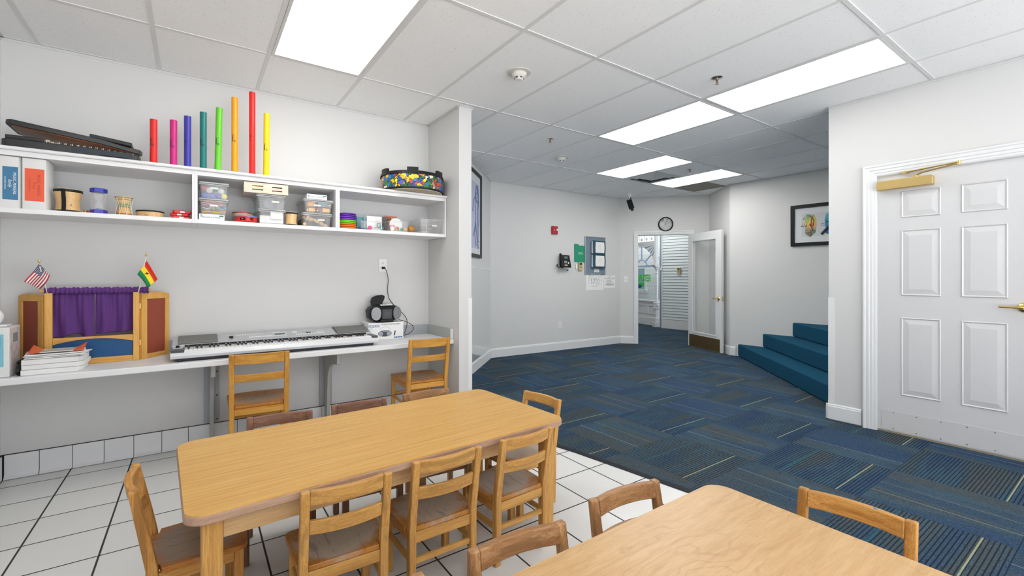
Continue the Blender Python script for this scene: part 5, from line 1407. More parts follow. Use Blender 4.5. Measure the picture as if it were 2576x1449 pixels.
# cord and plug
t = thing('power_cord', 'thin black power cord from the wall outlet to the boombox', 'cord', (1.418, 4.09, 1.338))
CO = Vector((-1.418, -4.09, -1.338))
def PP(lst, y0_=4.075): return [Vector((tx(a, y), y, tz(b, a, y))) + CO for a, b, y in lst]
def spline(pts, n_=8):
    out = []
    for i in range(len(pts) - 1):
        p0 = pts[max(0, i - 1)]; p1 = pts[i]; p2 = pts[i + 1]; p3 = pts[min(len(pts) - 1, i + 2)]
        for k in range(n_):
            u = k / n_; out.append(.5 * ((2 * p1) + (-p0 + p2) * u + (2 * p0 - 5 * p1 + 4 * p2 - p3) * u * u + (-p0 + 3 * p1 - 3 * p2 + p3) * u ** 3))
    return out + [pts[-1]]
MB().tube(spline(PP([(968, 671, 4.082), (974, 688, 4.08), (977, 706, 4.085), (975, 725, 4.088), (978, 748, 4.088), (990, 766, 4.085), (1010, 785, 4.08), (1022, 800, 4.07), (1024, 815, 4.05), (1020, 832, 4.04), (1014, 842, 4.03)])), .0026, 8).obj('cord', M_blackm, t)
MB().tube(spline(PP([(1003, 804, 4.03), (1018, 808, 4.04), (1036, 817, 4.03), (1040, 828, 4.0), (1030, 838, 3.97), (1015, 844, 3.95)])), .0026, 8).obj('cord', M_blackm, t)
MB().box(-.012, .012, -.022, -.001, -.010, .010, TR(0, 0, 0)).obj('plug', M_blackm, t, bevel=.003)
# --- binder on the counter at the left edge, white dome on it
t = thing('ring_binder', 'large white ring binder with a light blue cover at the left end of the counter', 'binder', (-.872, 3.72, CT))
M_bc = plain('sky_blue_label', (.20, .52, .62), .5)
MB().box(-.100, .040, -.115, .07, .0005, .272).obj('cover', M_bind, t, bevel=.004)
MB().box(-.09, .018, -.1158, -.1152, .058, .235).obj('front_label', M_bc, t, smooth=0)
mb = MB(); mb.prism([(-.062 + .050 * cos(2 * pi * k / 24), .125 + .040 * sin(2 * pi * k / 24)) for k in range(24)], -.1164, -.1158, 'y'); mb.obj('cover_picture', plain('dark_picture', (.02, .025, .05), .5), t, smooth=0)
text('MUSIC', .018, plain('faded_blue_print', (.10, .32, .42), .5), 'lettering', t, TR(.002, -.1162, .19) @ Matrix.Rotation(pi / 2, 4, 'Y'), .0002)
m, n = newmat('faded_cover_print'); f = n.noise(n.coord(), 11, 4, .6); n.base(n.ramp(f, [(.35, (.42, .32, .30)), (.5, (.62, .56, .55)), (.62, (.74, .74, .74))]), .4)
MB().box(.0405, .0412, -.10, .06, .03, .262).obj('side_picture', m, t, smooth=0)
MB().box(.0412, .0418, -.06, .02, .185, .235).obj('side_caption', plain('grey_caption', (.22, .24, .27), .5), t, smooth=0)
t = thing('white_jar', 'round white container on top of the counter binder at the left edge', 'container', (-.915, 3.70, CT + .2728))
MB().lathe([(.012, 0), (.010, .012), (.030, .022), (.040, .045), (.040, .065), (.028, .088), (.001, .098)], n=32).obj('body', M_white, t)
MB().box(-.03, .06, -.04, .045, .0002, .010).obj('base_tray', M_white, t, bevel=.003)
# --- stack of wire-bound books
z = CT + .0003
for i, (h_, dx, a, lab) in enumerate(((.030, 0, 2, 'thick white comb-bound book at the bottom of the counter stack'), (.027, .006, -1, 'thick white comb-bound book, second from the bottom of the stack'), (.030, .003, 1.5, 'thick white comb-bound book, third from the bottom of the stack'))):
    t = thing('comb_bound_book', lab, 'book', (-.668 + dx, 3.690, z), R(a), group='comb-bound books on the counter')
    mb = MB(); mb.prism([(-.125, -.085), (.105, -.085), (.125, -.05), (.128, .125), (-.125, .125)], .0, h_ - .001, 'z'); mb.obj('pages', plain('page_block', (.80, .80, .79), .7, var=.04, scale=200), t, bevel=.002)
    mb = MB()
    for k in range(12): mb.tube([(-.125 + .014 * cos(q) - .004, -.075 + .0165 * k, h_ / 2 + (h_ / 2 - .0025) * sin(q)) for q in [2 * pi * j / 12 for j in range(12)]], .0022, 5, True)
    mb.obj('comb_binding', M_black, t)
    z += h_ + .0003
zb_ = z
for i, (dx, dy, a, lab) in enumerate(((0, 0, 6, 'loose white booklet under the cover page of the stack'), (.008, -.004, -4, 'second loose white booklet near the top of the stack'), (-.004, .004, 9, 'third loose white booklet near the top of the stack'))):
    t = thing('booklet', lab, 'booklet', (-.660 + dx, 3.700 + dy, z), R(a), group='loose booklets on the book stack')
    mb = MB(); mb.grid(lambda u, v: ((u - .5) * .25, (v - .5) * .19, .0035 + .002 * (abs(2 * u - 1)) ** 3 * (1 + .3 * sin(v * 5))), 16, 10); mb.obj('pages', M_paper, t, solid=.005, smooth=80)
    z += .0088
t = thing('printed_booklet', 'booklet with orange corners and a teal picture on top of the book stack', 'booklet', (-.655, 3.70, z + .001), R(3))
def curl(u, v): return ((u - .5) * .23, (v - .5) * .17, .003 + .030 * max(0, abs(2 * u - 1) - .55) ** 1.3 / .45 ** 1.3 * max(0, v) + .002)
def cm(i, j):
    if i < 4 or i > 15: return 1
    return 2 if 4 <= i <= 15 and 2 <= j <= 9 else 0
mb = MB(); mb.grid(curl, 20, 12, mfn=cm)
m, n = newmat('teal_picture'); f = n.noise(n.coord(), 24, 3); n.base(n.ramp(f, [(.38, (.30, .42, .42)), (.5, (.55, .60, .56)), (.62, (.62, .50, .40))]), .4)
mb.obj('cover', [M_paper, plain('orange_cover', (.80, .16, .06), .45), m], t, solid=.0012, smooth=80)
# ================================================================== FAR WALL
def on(name, label, cat, Mx, u, z, off=0.0, group=None):
    c = Mx @ Vector((u, -off, z)); t = thing(name, label, cat, c, group=group); t.rotation_euler = Mx.to_euler(); return t
def fu(x): return (x - 3.73) / cos(atan2(.085, 2.844))
# fire alarm
t = on('fire_alarm', 'red fire alarm strobe on the far wall', 'fire alarm', MF, fu(4.983), 2.05)
mb = MB(); mb.prism([(-.062, 0), (-.062, -.03), (-.045, -.046), (.045, -.046), (.062, -.03), (.062, 0)], -.068, .068, 'z'); mb.obj('housing', plain('alarm_red', (.42, .012, .016), .3), t, bevel=.006)
mb = MB(); mb.box(.008, .052, -.062, -.046, -.018, .020); mb.obj('strobe_lens', plain('clear_strobe', (.75, .76, .78), .08, .3), t, bevel=.008)
text('FIRE', .019, M_paper, 'lettering', t, TR(-.028, -.0465, 0) @ Matrix.Rotation(pi / 2, 4, 'Y'), .0003)
# telephone
t = on('telephone', 'black wall-mounted desk telephone on the far wall', 'telephone', MF, fu(5.165), 1.53); t.scale = (1.12, 1, 1.06)
mb = MB(); mb.prism([(-.001, -.10), (-.095, -.11), (-.100, -.095), (-.050, .10), (-.001, .10)], -.06, .105, 'x', Matrix.Rotation(0, 4, 'Z')); mb.obj('phone_base', M_black, t, bevel=.005)
mb = MB(); mb.box(-.062, .104, -.105, -.094, -.118, -.106); mb.obj('lower_edge', plain('pale_yellow_strip', (.62, .60, .38), .5), t, bevel=.002)
def ph(z): return -.100 + .050 * (z + .095) / .195
mb = MB(); mb.tube([(-.085, ph(-.10) - .012, -.105), (-.088, ph(-.08) - .030, -.085), (-.088, ph(0) - .030, 0), (-.088, ph(.08) - .030, .085), (-.085, ph(.1) - .010, .110)], [.018, .022, .016, .022, .018], 12); mb.obj('handset', M_black, t)
mb = MB(); mb.box(-.01, .055, ph(.05) - .006, ph(.05) + .004, .040, .075); mb.obj('screen', plain('lcd_grey', (.16, .20, .19), .2), t, smooth=0)
for i in range(3):
    for j in range(4):
        z = -.005 - .023 * j; MB().box(-.022 + .020 * i, -.009 + .020 * i, ph(z) - .004, ph(z) + .002, z - .005, z + .005).obj('key', M_paper, t, smooth=0)
MB().box(.050, .070, ph(-.03) - .004, ph(-.03) + .002, -.045, -.015).obj('message_key', M_paper, t, smooth=0)
MB().box(.068, .088, ph(.09) - .004, ph(.09) + .01, .088, .100).obj('red_lamp', plain('red_lamp', (.70, .05, .06), .4), t, smooth=0)
mb = MB(); mb.tube([(-.075 - .06 * sin(q * .8) + .010 * cos(q * 9), -.03 - .012 * abs(sin(q)) + .008 * sin(q * 9), -.115 + .04 * q * .5) for q in [k / 14 for k in range(0, 46)]], .003, 6); mb.obj('coiled_cord', M_black, t)
for dx, dz, w2, h2, lab in ((.120, .020, .026, .065, 'blue note strip sticking out at the right of the telephone'), (.080, -.170, .040, .030, 'small blue note hanging below the telephone')):
    q = on('paper_note', lab, 'note', MF, fu(5.18) + dx, 1.53 + dz, .001, 'blue notes around the telephone'); MB().box(0, w2, -.001, 0, 0, h2).obj('note', plain('blue_note', (.06, .28, .60), .6), q, smooth=0)
# green folder
t = on('green_folder', 'green paper folder pinned left of the bulletin board', 'folder', MF, fu(5.555), 1.68)
mb = MB(); mb.prism([(-.125, -.155), (.125, -.165), (.130, .130), (-.02, .136), (-.03, .155), (-.115, .162), (-.125, .145)], -.010, -.006, 'y'); mb.obj('folder', plain('green_card', (.012, .30, .16), .6, var=.03), t)
MB().box(-.118, .12, -.006, -.001, -.150, .128).obj('papers', M_paper, t, smooth=0)
text('FIRE DRILL', .020, M_paper, 'lettering', t, TR(.02, -.0105, .008), .0004); text('PROCEDURES', .020, M_paper, 'lettering', t, TR(.02, -.0105, -.016), .0004)
# thermostat parts below it
t = on('wall_sensor', 'tiny white sensor below the green folder', 'sensor', MF, fu(5.475), 1.445); MB().prism(rrect(-.018, .018, -.045, .045, .012), -.018, 0, 'y').obj('sensor_body', M_paper, t, bevel=.003)
M_beige = plain('beige_plastic_thermostat', (.52, .44, .22), .5)
def thermostat(Mx, u, z, label):
    t = on('thermostat', label, 'thermostat', Mx, u, z, group='beige thermostats')
    MB().prism(rrect(-.045, .045, -.075, .075, .006), -.030, 0, 'y').obj('body', M_beige, t, bevel=.004)
    MB().box(-.026, .026, -.032, -.0302, .025, .062).obj('display', plain('dark_lcd', (.05, .06, .04), .2), t, smooth=0)
    for dz in (.002, -.022): MB().box(-.024, .024, -.032, -.0302, dz - .005, dz + .004).obj('label_text', plain('olive_mark', (.28, .24, .12), .6), t, smooth=0)
    MB().box(-.010, .010, -.034, -.0302, -.058, -.045).obj('button', M_paper, t, smooth=0)
    return t
thermostat(MF, fu(5.56), 1.445, 'beige thermostat on the far wall under the green folder')
# bulletin board
t = on('bulletin_board', 'blue-grey pinboard in a metal frame on the far wall', 'bulletin board', MF, fu(5.925), 1.645)
W_, H_ = .235, .325; f = .016
m, n = newmat('blue_fabric'); g_ = n.noise(n.coord(), 250, 2); n.base(n.mix(g_, (.15, .21, .28), (.22, .29, .37)), .9)
MB().box(-W_, W_, -.010, -.001, -H_, H_).obj('fabric_panel', m, t, smooth=0)
mb = MB(); mb.box(-W_ - f, W_ + f, -.020, 0, H_, H_ + f); mb.box(-W_ - f, W_ + f, -.020, 0, -H_ - f, -H_); mb.box(-W_ - f, -W_, -.020, 0, -H_, H_); mb.box(W_, W_ + f, -.020, 0, -H_, H_); mb.obj('frame', plain('aluminium', (.42, .44, .43), .35, .5), t, bevel=.002)
MB().box(W_ - .09, W_ - .03, -.0235, -.0203, -H_ - f + .001, -H_ - .003).obj('maker_label', M_ink, t, smooth=0)
def pocket(z, lab, a, b):
    q = on('document_pocket', lab, 'document holder', MF, fu(5.985), z, .0205, 'document pockets on the pinboard')
    h_ = .118; w2 = .150
    pr = [(-w2, -h_), (w2 - .01, -h_ - .004), (w2, 0), (w2 - .012, h_), (-w2 + .004, h_ + .006), (-w2 - .006, 0)]
    MB().prism(pr, -.045, 0, 'y').obj('holder', plain('petrol_plastic', (.012, .075, .12), .35), q, bevel=.003)
    MB().prism([(x_ * .74 + .006, z_ * .80) for x_, z_ in pr], -.0475, -.0455, 'y').obj('paper', M_paper, q)
    MB().prism([(-w2 - .028, -h_ + .015), (-w2 - .004, -h_ + .004), (-w2 - .008, h_ - .004), (-w2 - .020, h_ - .012)], -.035, -.003, 'y').obj('side_papers', plain('grey_paper_edges', (.50, .52, .54), .6), q)
    text(a, .022, plain('faded_teal_print', (.45, .62, .62), .6), 'lettering', q, TR(.005, -.0479, .022), .0002); text(b, .022, plain('faded_red_print', (.74, .55, .52), .6), 'lettering', q, TR(.005, -.0479, -.018), .0002)
pocket(1.79, 'upper blue-framed document pocket on the pinboard', 'Music', 'Class'); pocket(1.545, 'lower blue-framed document pocket on the pinboard', 'Lesson', 'Plans')
q = on('small_card', 'small white card at the bottom of the pinboard', 'card', MF, fu(5.96), 1.375, .0105); MB().box(-.06, .06, -.0012, 0, -.03, .03).obj('card', M_paper, q, smooth=0)
mb = MB(); [mb.box(-.05, .045, -.0018, -.0013, .018 - .012 * k, .0215 - .012 * k) for k in range(4)]; mb.obj('printed_text', plain('faint_red_print', (.60, .35, .35), .6), q, smooth=0)
# floor plan sheet
q = on('evacuation_plan', 'white sheet with a floor plan drawing below the pinboard', 'paper', MF, fu(5.93), 1.165, .0005)
MB().box(-.222, .214, -.0015, 0, -.140, .140).obj('sheet', plain('sheet_white', (.88, .88, .87), .6, var=.02), q, smooth=0)
mb = MB(); rnd = random.Random(11)
def rect(x0, z0, x1, z1, l=.0022):
    for a in ((x0, z0, x1, z0 + l), (x0, z1 - l, x1, z1), (x0, z0, x0 + l, z1), (x1 - l, z0, x1, z1)): mb.box(a[0], a[2], -.0021, -.0016, a[1], a[3])
for r_ in ((-.17, .07, -.10, .13), (-.10, .055, -.05, .125), (-.05, .07, .02, .13), (.03, .05, .09, .12), (.09, .045, .165, .10), (-.16, -.01, -.09, .06), (-.09, -.005, -.03, .05), (-.03, .0, .05, .06), (.06, -.02, .10, .04), (.10, -.05, .165, .03), (-.08, -.075, -.03, -.01), (-.03, -.08, .03, -.012), (.03, -.085, .07, -.02)): rect(*r_)
mb.obj('plan_lines', plain('grey_plan_ink', (.16, .17, .20), .6), q, smooth=0)
mb = MB()
for k in range(14): x_ = rnd.uniform(-.15, .14); z_ = rnd.uniform(-.06, .11); mb.box(x_, x_ + .006, -.0023, -.0016, z_, z_ + rnd.uniform(.010, .03))
mb.obj('blue_marks', plain('blue_plan_ink', (.05, .12, .40), .6), q, smooth=0)
q = on('occupancy_notice', 'white printed notice right of the floor plan sheet', 'paper', MF, fu(6.30), 1.175, .0005)
MB().box(-.142, .142, -.0015, 0, -.118, .112).obj('sheet', _M['sheet_white'], q, smooth=0)
text('OCCUPANCY LOAD', .030, M_ink, 'lettering', q, TR(0, -.0018, .060), .0002, sx=.92); text('OFFICE', .020, plain('grey_print', (.2, .2, .22), .6), 'lettering', q, TR(0, -.0018, .090), .0002)
mb = MB()
for k in range(9): mb.box(-.11 + .02 * (k % 3), .10 - .03 * ((k * 2) % 3), -.0021, -.0016, .030 - .013 * k, .0335 - .013 * k)
for k in range(3): mb.box(-.115, .115, -.0021, -.0016, -.052 - .007 * k, -.049 - .007 * k)
mb.obj('printed_text', _M['grey_print'], q, smooth=0)
# wall clock
q = on('wall_clock', 'round black-rimmed clock above the glazed doorway', 'clock', M6, .818, 2.232)
RXn = Matrix.Rotation(pi / 2, 4, 'X')
MB().lathe([(.132, 0), (.132, .030), (.124, .038), (.114, .030), (.112, .012)], M=RXn, n=56).obj('rim', M_black, q)
MB().lathe([(.001, .012), (.113, .012), (.113, .001), (.001, .001)], M=RXn, n=56).obj('dial', plain('clock_face', (.76, .77, .77), .4, var=.01), q)
mb = MB()
for k in range(12):
    a = pi / 2 - 2 * pi * k / 12; text(str(k or 12), .026, M_ink, 'numeral', q, TR(.088 * cos(a), -.0128, .088 * sin(a)), .0003)
def hand(a, L, w2): 
    mb = MB(); d = Vector((sin(a), 0, cos(a))); p = Vector((cos(a), 0, -sin(a)))
    v = [(d * -.015 + p * w2), (d * L + p * w2 * .4), (d * L - p * w2 * .4), (d * -.015 - p * w2)]; mb.prism([(c.x, c.z) for c in v], -.0155, -.0145, 'y'); return mb
hand(R(352), .050, .0045).obj('hour_hand', M_ink, q, smooth=0); hand(R(236), .082, .0035).obj('minute_hand', M_ink, q, smooth=0)
m, n = newmat('clock_glass'); n.base(n.mix(n.noise(n.coord(), 3), (.9, .92, .92), (.95, .96, .96)), .03); n.p.inputs['Alpha'].default_value = .12
MB().lathe([(.001, .026), (.06, .0255), (.113, .021)], M=RXn, n=48).obj('glass_cover', m, q)
# framed pictures
def picture(name, label, Mx, u0, u1, z0, z1, fw, paint):
    q = on(name, label, 'picture', Mx, (u0 + u1) / 2, (z0 + z1) / 2, .001, 'black-framed pictures'); a, b = (u1 - u0) / 2, (z1 - z0) / 2
    mb = MB(); mb.box(-a, a, -.028, 0, b - fw, b); mb.box(-a, a, -.028, 0, -b, -b + fw); mb.box(-a, -a + fw, -.028, 0, -b + fw, b - fw); mb.box(a - fw, a, -.028, 0, -b + fw, b - fw)
    mb.obj('frame', M_black, q, bevel=.002)
    MB().box(-a + fw, a - fw, -.012, -.002, -b + fw, b - fw).obj('mat_board', plain('mat_board', (.70, .72, .74), .6, var=.01), q, smooth=0)
    paint(q, a - fw, b - fw); return q
def blob(q, cx, cz, rx, rz_, stops, nm, seed, y=-.0126, pw=3.5):
    rnd = random.Random(seed); N_ = 48; mb = MB(); ph_ = [rnd.uniform(0, 6) for _ in range(4)]
    P_ = []
    for k in range(N_):
        a = 2 * pi * k / N_; s_ = 1 + .05 * sin(3 * a + ph_[0]) + .04 * sin(7 * a + ph_[1]) + .02 * sin(15 * a + ph_[2])
        P_.append((cx + rx * s_ * abs(cos(a)) ** (2 / pw) * (1 if cos(a) > 0 else -1), cz + rz_ * s_ * abs(sin(a)) ** (2 / pw) * (1 if sin(a) > 0 else -1)))
    mb.prism(P_, y, y + .0004, 'y')
    m, n = newmat(nm); x, y_, z = n.xyz(n.coord()); f = n.noise(n.coord(), 9, 4, .6, 1.0)
    n.base(n.ramp((z - cz) / (2 * rz_) * .8 + .5 + (f - .5) * .9, stops), .6); mb.obj('watercolour', m, q, smooth=0)
def paint1(q, a, b):
    MB().box(-a * .80, a * .80, -.0124, -.0121, -b * .66, b * .66).obj('art_paper', plain('art_paper', (.62, .64, .65), .7, var=.02), q, smooth=0)
    # left watercolour with clef and notes
    c1 = -a * .56
    blob(q, c1, 0, a * .155, b * .60, [(.1, (.06, .16, .10)), (.25, (.22, .30, .20)), (.42, (.62, .36, .18)), (.6, (.78, .60, .10)), (.78, (.42, .52, .18)), (.95, (.10, .34, .22))], 'watercolour_yellow', 4)
    mb = MB(); s_ = b * .30; cx = c1 + .01; pts = []
    for k in range(60):
        u = k / 59
        if u < .55: a_ = u / .55 * 2.3 * pi; r_ = s_ * (.10 + .30 * u / .55); pts.append((cx + r_ * cos(a_), -.0135, .0 + r_ * sin(a_) * .9))
        else:
            v = (u - .55) / .45; pts.append((cx + s_ * (.33 - .50 * v + .22 * sin(v * 6)), -.0135, s_ * (.2 + 1.55 * sin(v * pi / 2 * 1.05))))
    mb.tube(pts, .0055, 6); mb.tube([(cx + .012, -.0135, s_ * 1.7), (cx - .005, -.0135, 0), (cx + .018, -.0135, -s_ * 1.2), (cx - .018, -.0135, -s_ * 1.2)], .0055, 6)
    mb.tube([(cx - .05, -.0135, -s_ * 1.55), (cx - .01, -.0135, -s_ * 1.45), (cx + .01, -.0135, -s_ * 1.9), (cx - .02, -.0135, -s_ * 2.3)], .006, 6)
    mb.obj('clef', plain('dark_red_paint', (.40, .045, .04), .6), q)
    mb = MB()
    for k, (dx, dz) in enumerate(((-.085, .09), (-.11, -.01), (-.085, -.02), (-.055, -.012))):
        mb.prism([(c1 + dx + .010 * cos(j), dz + .007 * sin(j)) for j in [2 * pi * i / 10 for i in range(10)]], -.0138, -.0127, 'y'); mb.tube([(c1 + dx + .008, -.0135, dz), (c1 + dx + .012, -.0135, dz + .045)], .0016, 5)
    mb.tube([(c1 + .10 + .03, -.0135, .0), (c1 + .10 + .095, -.0135, .012)], .003, 5)
    for j in range(4): mb.prism([(c1 + .135 + .018 * j + .007 * cos(i), -.02 + .005 * sin(i)) for i in [2 * pi * k / 8 for k in range(8)]], -.0138, -.0127, 'y')
    mb.obj('notes', M_ink, q)
    c2 = a * .02
    blob(q, c2, 0, a * .20, b * .60, [(.1, (.02, .10, .30)), (.35, (.01, .20, .55)), (.6, (.04, .30, .42)), (.75, (.12, .40, .42)), (.95, (.35, .48, .52))], 'watercolour_blue', 8)
    mb = MB(); mb.tube([(c2 - .13, -.0135, -b * .58), (c2 - .02, -.0135, -.02), (c2 + .06, -.0135, b * .45)], [.018, .020, .012], 6); mb.tube([(c2 - .07, -.0135, .03), (c2 + .02, -.0135, .02)], .007, 6); mb.tube([(c2 - .03, -.0135, .075), (c2 + .06, -.0135, .06)], .007, 6)
    mb.obj('dark_figure', plain('charcoal_paint', (.04, .045, .05), .7), q)
M4, _ = frame(A4, A5)
picture('framed_picture', 'black-framed watercolour of musical notes above the steps', M4, .893, 1.90, 1.697, 2.282, .048, paint1)
def paint2(q, a, b):
    MB().box(-a * .82, a * .82, -.0124, -.0121, -b * .86, b * .80).obj('art_paper', plain('lavender_paper', (.50, .52, .66), .7, var=.06, scale=6), q, smooth=0)
    mb = MB()
    mb.tube([(.10 + .07 * cos(k * pi / 8), -.0135, b * .52 + .11 * sin(k * pi / 8)) for k in range(16)], .007, 6, True)
    for pts in (((.10, .40), (.16, .20), (.13, 0), (.16, -.25), (.12, -.38), (.18, -.44)), ((.06, .39), (0, .22), (.02, -.05), (-.02, -.28), (.05, -.42)), ((.10, .30), (-.08, .18), (-.14, .02)), ((.16, .28), (.22, .05), (.20, -.15)), ((-.1, -.3), (.02, -.1), (.1, -.32), (.2, -.36))):
        mb.tube([(x_, -.0135, z_) for x_, z_ in pts], .006, 6)
    mb.obj('line_drawing', plain('blue_line_paint', (.10, .16, .34), .6), q)
picture('framed_picture', 'black-framed blue line drawing on the angled wall beside the alcove', Ma, 1.10, 1.785, 1.515, 2.655, .045, paint2)

# ================================================================== HALLWAY BEYOND THE GLAZED DOOR
M_pale = plain('pale_blue_paint', (.70, .77, .79), .45, var=.03, scale=3); M_dk = plain('slate_blue_shadow_board', (.16, .27, .36), .6)  # slate board is painted dark to stand for shade between the louvres
M_blue = plain('mid_blue_paint', (.20, .33, .42), .45, var=.06, scale=3)
# louvred wall
P0, P1 = (9.374, 6.955), (9.50, 5.30)
ML, LL = frame(P0, P1)
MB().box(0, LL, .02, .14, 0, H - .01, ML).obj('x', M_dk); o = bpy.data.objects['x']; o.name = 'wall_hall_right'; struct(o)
t = on('louvred_panelling', 'pale blue horizontal louvre panelling in the hallway', 'wall panelling', ML, 0, 0); t.location = (P0[0], P0[1], 0)
mb = MB(); k = 0; z = .235
while z < 2.68:
    mb.prism([(-.001, z + .0635), (-.013, z + .002), (-.013, z), (.017, z), (.017, z + .0635)], .03, LL, 'x'); z += .069
mb.obj('slats', M_pale, t, smooth=0)
MB().box(0, .035, -.020, .018, .20, 2.70).obj('side_frame', M_trim, t, bevel=.002); MB().box(0, LL, -.022, .018, .010, .225).obj('base_board', M_trim, t, bevel=.004)
MB().box(-.060, -.004, .005, .05, .010, 2.70).obj('blue_board', M_blue, t, smooth=0)
MB().box(-.012, .03, -.045, -.021, 1.42, 1.50).obj('latch', M_trim, t, bevel=.004)
thermostat(ML, .475, 1.405, 'beige thermostat on the louvred hallway wall').location = ML @ Vector((.475, -.018, 1.405))
# porch front of the next room: panelled half wall, post, arched glass, fretwork
PA, PB = (9.95, 8.55), (9.62, 7.16)
MPc, LP = frame(PA, PB)
t = on('glazed_partition', 'white panelled half wall with glass above in the hallway', 'partition', MPc, 0, 0); t.location = (PA[0], PA[1], 0)
MB().box(0, LP, -.02, .04, .010, .62).obj('half_wall', M_trim, t, smooth=0)
MB().box(0, LP, -.045, -.0205, .010, .20).obj('base_board', M_trim, t, bevel=.004); MB().box(0, LP, -.06, .06, .62, .66).obj('sill', M_trim, t, bevel=.006)
for u in (LP - .47, LP - .93, LP - 1.39):
    mb = MB(); a0, a1, z0_, z1_, f_ = u, u + .38, .30, .54, .030
    mb.box(a0, a1, -.034, -.0205, z1_ - f_, z1_); mb.box(a0, a1, -.034, -.0205, z0_, z0_ + f_); mb.box(a0, a0 + f_, -.034, -.0205, z0_ + f_, z1_ - f_); mb.box(a1 - f_, a1, -.034, -.0205, z0_ + f_, z1_ - f_); mb.obj('panel_moulding', M_trim, t, bevel=.003)
MB().box(0, LP, -.003, .003, .665, 2.70).obj('glass_pane', M_glass, t, smooth=0)
text('COMPUTER', .24, plain('bright_green_film', (.06, .62, .03), .4), 'lettering', t, TR(LP - .80, -.006, 1.225), .002, sx=.66, bold=.006)
mb = MB(); mb.prism([(LP - 1.2, 1.00), (LP - .74, 1.00), (LP - .67, 1.02), (LP - .65, 1.06), (LP - .69, 1.11), (LP - 1.2, 1.12)], -.008, -.0035, 'y'); mb.prism([(LP - 1.2, .90), (LP - .90, .91), (LP - .86, .99), (LP - 1.2, .99)], -.008, -.0035, 'y'); mb.obj('green_sticker', _M['bright_green_film'], t)
mb = MB(); mb.prism([(LP - 1.2, .95), (LP - .80, .965), (LP - .74, 1.02), (LP - .80, 1.06), (LP - 1.2, 1.06)], -.0105, -.0085, 'y'); mb.obj('blue_sticker', plain('blue_film', (.015, .06, .40), .4), t)
# turned post with pedestal
t = thing('porch_post', 'white turned post on a pedestal beside the louvred wall', 'post', (9.47, 7.175, 0), R(-28))
def sq(a, z0_, z1_): return MB().box(-a, a, -a, a, z0_, z1_)
sq(.085, .0095, .13).obj('pedestal', M_trim, t, bevel=.006); sq(.068, .1305, .24).obj('pedestal', M_trim, t, bevel=.006); sq(.052, .2405, .46).obj('pedestal', M_trim, t, bevel=.004); sq(.070, .4605, .63).obj('pedestal', M_trim, t, bevel=.01)
MB().lathe([(.035, 0), (.035, .006), (.025, .008), (.018, .014), (.001, .016)], M=TR(0, -.070, .545) @ Matrix.Rotation(pi / 2, 4, 'X'), n=24).obj('rosette', M_trim, t)
MB().lathe([(.036, .631), (.040, .66), (.026, .70), (.030, .90), (.038, 1.05), (.036, 1.25), (.030, 1.33), (.040, 1.345), (.040, 1.36), (.028, 1.38), (.034, 1.41), (.034, 1.445), (.020, 1.455)], n=24).obj('turned_shaft', M_trim, t)
mb = MB(); mb.prism([(-.055, 1.50), (.055, 1.50), (.10, 1.565), (-.10, 1.565)], -.07, .07, 'y'); mb.box(-.04, .04, -.04, .04, 1.455, 1.4995); mb.obj('capital', M_trim, t, bevel=.003)
mb = MB(); mb.prism([(.035, 1.5655), (.040, 1.66), (.020, 1.75), (.045, 1.83), (.05, 1.90), (.03, 1.99), (.03, 2.70), (-.05, 2.70), (-.05, 1.5655)], -.045, .045, 'y'); mb.obj('bracket_post', M_trim, t, bevel=.006)
# fretwork: beam with balls, fan bracket
t = on('porch_fretwork', 'white fretwork with a fan bracket and ball row across the glass front', 'fretwork', MPc, 0, 0, 0); t.location = MPc @ Vector((0, -.09, 0))
MB().box(0, LP - .05, -.02, .02, 2.10, 2.18).obj('beam', M_trim, t, bevel=.004); MB().box(0, LP - .05, -.02, .02, 2.36, 2.44).obj('beam', M_trim, t, bevel=.004)
for k in range(6):
    u = LP - .24 - .20 * k
    MB().lathe([(.006, 2.1805), (.006, 2.205), (.028, 2.225), (.034, 2.245), (.028, 2.268), (.006, 2.285), (.006, 2.3595)], c=(u, 0, 0), n=16).obj('ball_spindle', M_trim, t); MB().box(u + .095, u + .105, -.006, .006, 2.1805, 2.3595).obj('divider', M_trim, t)
# fan-shaped bracket: solid quarter arc, teardrop slots painted on in shadow blue
mb = MB(); cx, cz = LP - .05, 2.10; Rr = .62; 
arc_c = (LP - .85, 1.42)
outer = [(cx, cz)] + [(cx, 1.60)]
for k in range(15):
    a = R(8 + 74 * k / 14); outer.append((arc_c[0] + .76 * cos(a) + 0, arc_c[1] + .66 * sin(a)))
outer += [(LP - .85, cz)]
mb.prism(outer, -.015, .012, 'y'); mb.obj('fan_bracket', M_trim, t)
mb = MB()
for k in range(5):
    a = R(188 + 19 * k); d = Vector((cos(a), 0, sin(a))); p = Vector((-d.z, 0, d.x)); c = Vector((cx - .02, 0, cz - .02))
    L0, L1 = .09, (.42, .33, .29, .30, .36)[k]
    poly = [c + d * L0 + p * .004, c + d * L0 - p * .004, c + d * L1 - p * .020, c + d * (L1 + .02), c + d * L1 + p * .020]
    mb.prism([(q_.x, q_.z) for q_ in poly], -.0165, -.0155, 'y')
mb.obj('painted_fan_slots', plain('pierced_shadow_blue', (.20, .33, .42), .7), t, smooth=0)  # blue shade seen through the piercing, put into flat colour
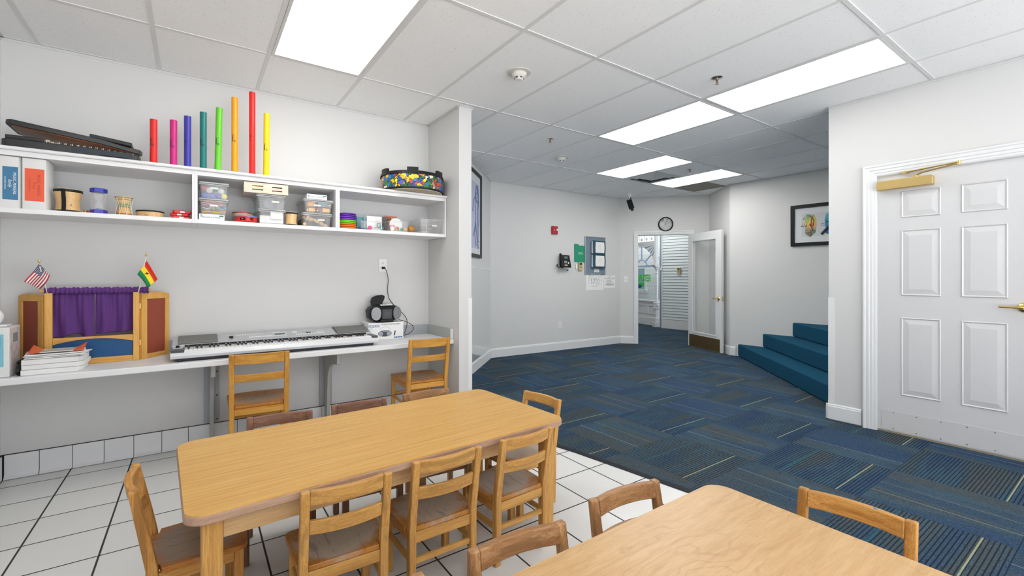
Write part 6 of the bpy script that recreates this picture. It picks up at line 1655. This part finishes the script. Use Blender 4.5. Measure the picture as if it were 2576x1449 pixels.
# arched window frame just behind the glass
t = on('arched_window', 'blue arched window with radiating bars behind the hallway glass', 'window', MPc, 0, 0); t.location = MPc @ Vector((0, .30, 0))
ac = (LP - 1.15, 1.56)
mb = MB(); mb.tube([(ac[0] + .78 * cos(R(a)), 0, ac[1] + .60 * sin(R(a))) for a in range(0, 181, 6)], .030, 8); mb.tube([(ac[0] + .72 * cos(R(a)), .02, ac[1] + .54 * sin(R(a))) for a in range(0, 181, 6)], .020, 8); mb.obj('arch_trim', M_trim, t)
mb = MB(); M_bar = plain('periwinkle_paint', (.30, .42, .66), .45)
mb.tube([(ac[0] + .22 * cos(R(a)), 0, ac[1] + .17 * sin(R(a))) for a in range(0, 181, 10)], .020, 8)
for a in (0, 45, 90, 135, 180): mb.tube([(ac[0] + .22 * cos(R(a)), 0, ac[1] + .17 * sin(R(a))), (ac[0] + .72 * cos(R(a)), 0, ac[1] + .55 * sin(R(a)))], .020, 8)
mb.box(ac[0] - .78, ac[0] + .78, -.02, .02, ac[1] - .03, ac[1] + .02); mb.obj('bars', M_bar, t)
# room beyond: pale sided wall with a small white window
MD, LD = frame((10.75, 9.1), (10.35, 6.2))
m, n = newmat('pale_siding'); x, y, z = n.xyz(n.coord()); s_ = (z * 9.0).frac().lt(.07); n.base(n.mix(s_, (.70, .75, .76), (.42, .50, .54)), .6)
MB().box(0, LD, .0, .10, 0, H - .01, MD).obj('x', m, smooth=0); o = bpy.data.objects['x']; o.name = 'wall_hall_far'; struct(o)
t = on('small_window', 'white sill and teal pane of a small window in the room beyond', 'window', MD, 0, 0); t.location = (10.75, 9.1, 0)
u0 = .18
mb = MB(); mb.box(u0, u0 + .55, -.06, -.001, .86, .91); mb.box(u0 + .03, u0 + .52, -.04, -.001, .80, .859); mb.obj('sill', M_trim, t, bevel=.004)
mb = MB(); mb.box(u0 + .05, u0 + .10, -.035, -.001, .9105, 1.50); mb.box(u0 + .45, u0 + .50, -.035, -.001, .9105, 1.50); mb.box(u0 + .05, u0 + .50, -.035, -.001, 1.501, 1.56); mb.obj('frame', M_trim, t, bevel=.003)
MB().box(u0 + .10, u0 + .45, -.012, -.001, .9105, 1.50).obj('pane', plain('teal_pane', (.10, .38, .44), .15), t, smooth=0)
# unseen closing walls of the hallway, added to keep light in
for nm, a, b in (('wall_hall_left', (6.70, 5.95), (7.6, 9.0)), ('wall_hall_end', (7.6, 9.0), (10.9, 9.15)), ('wall_hall_near', (9.52, 5.25), (7.72, 4.63))):
    slab(nm, a, b, .05, z1=H - .005)
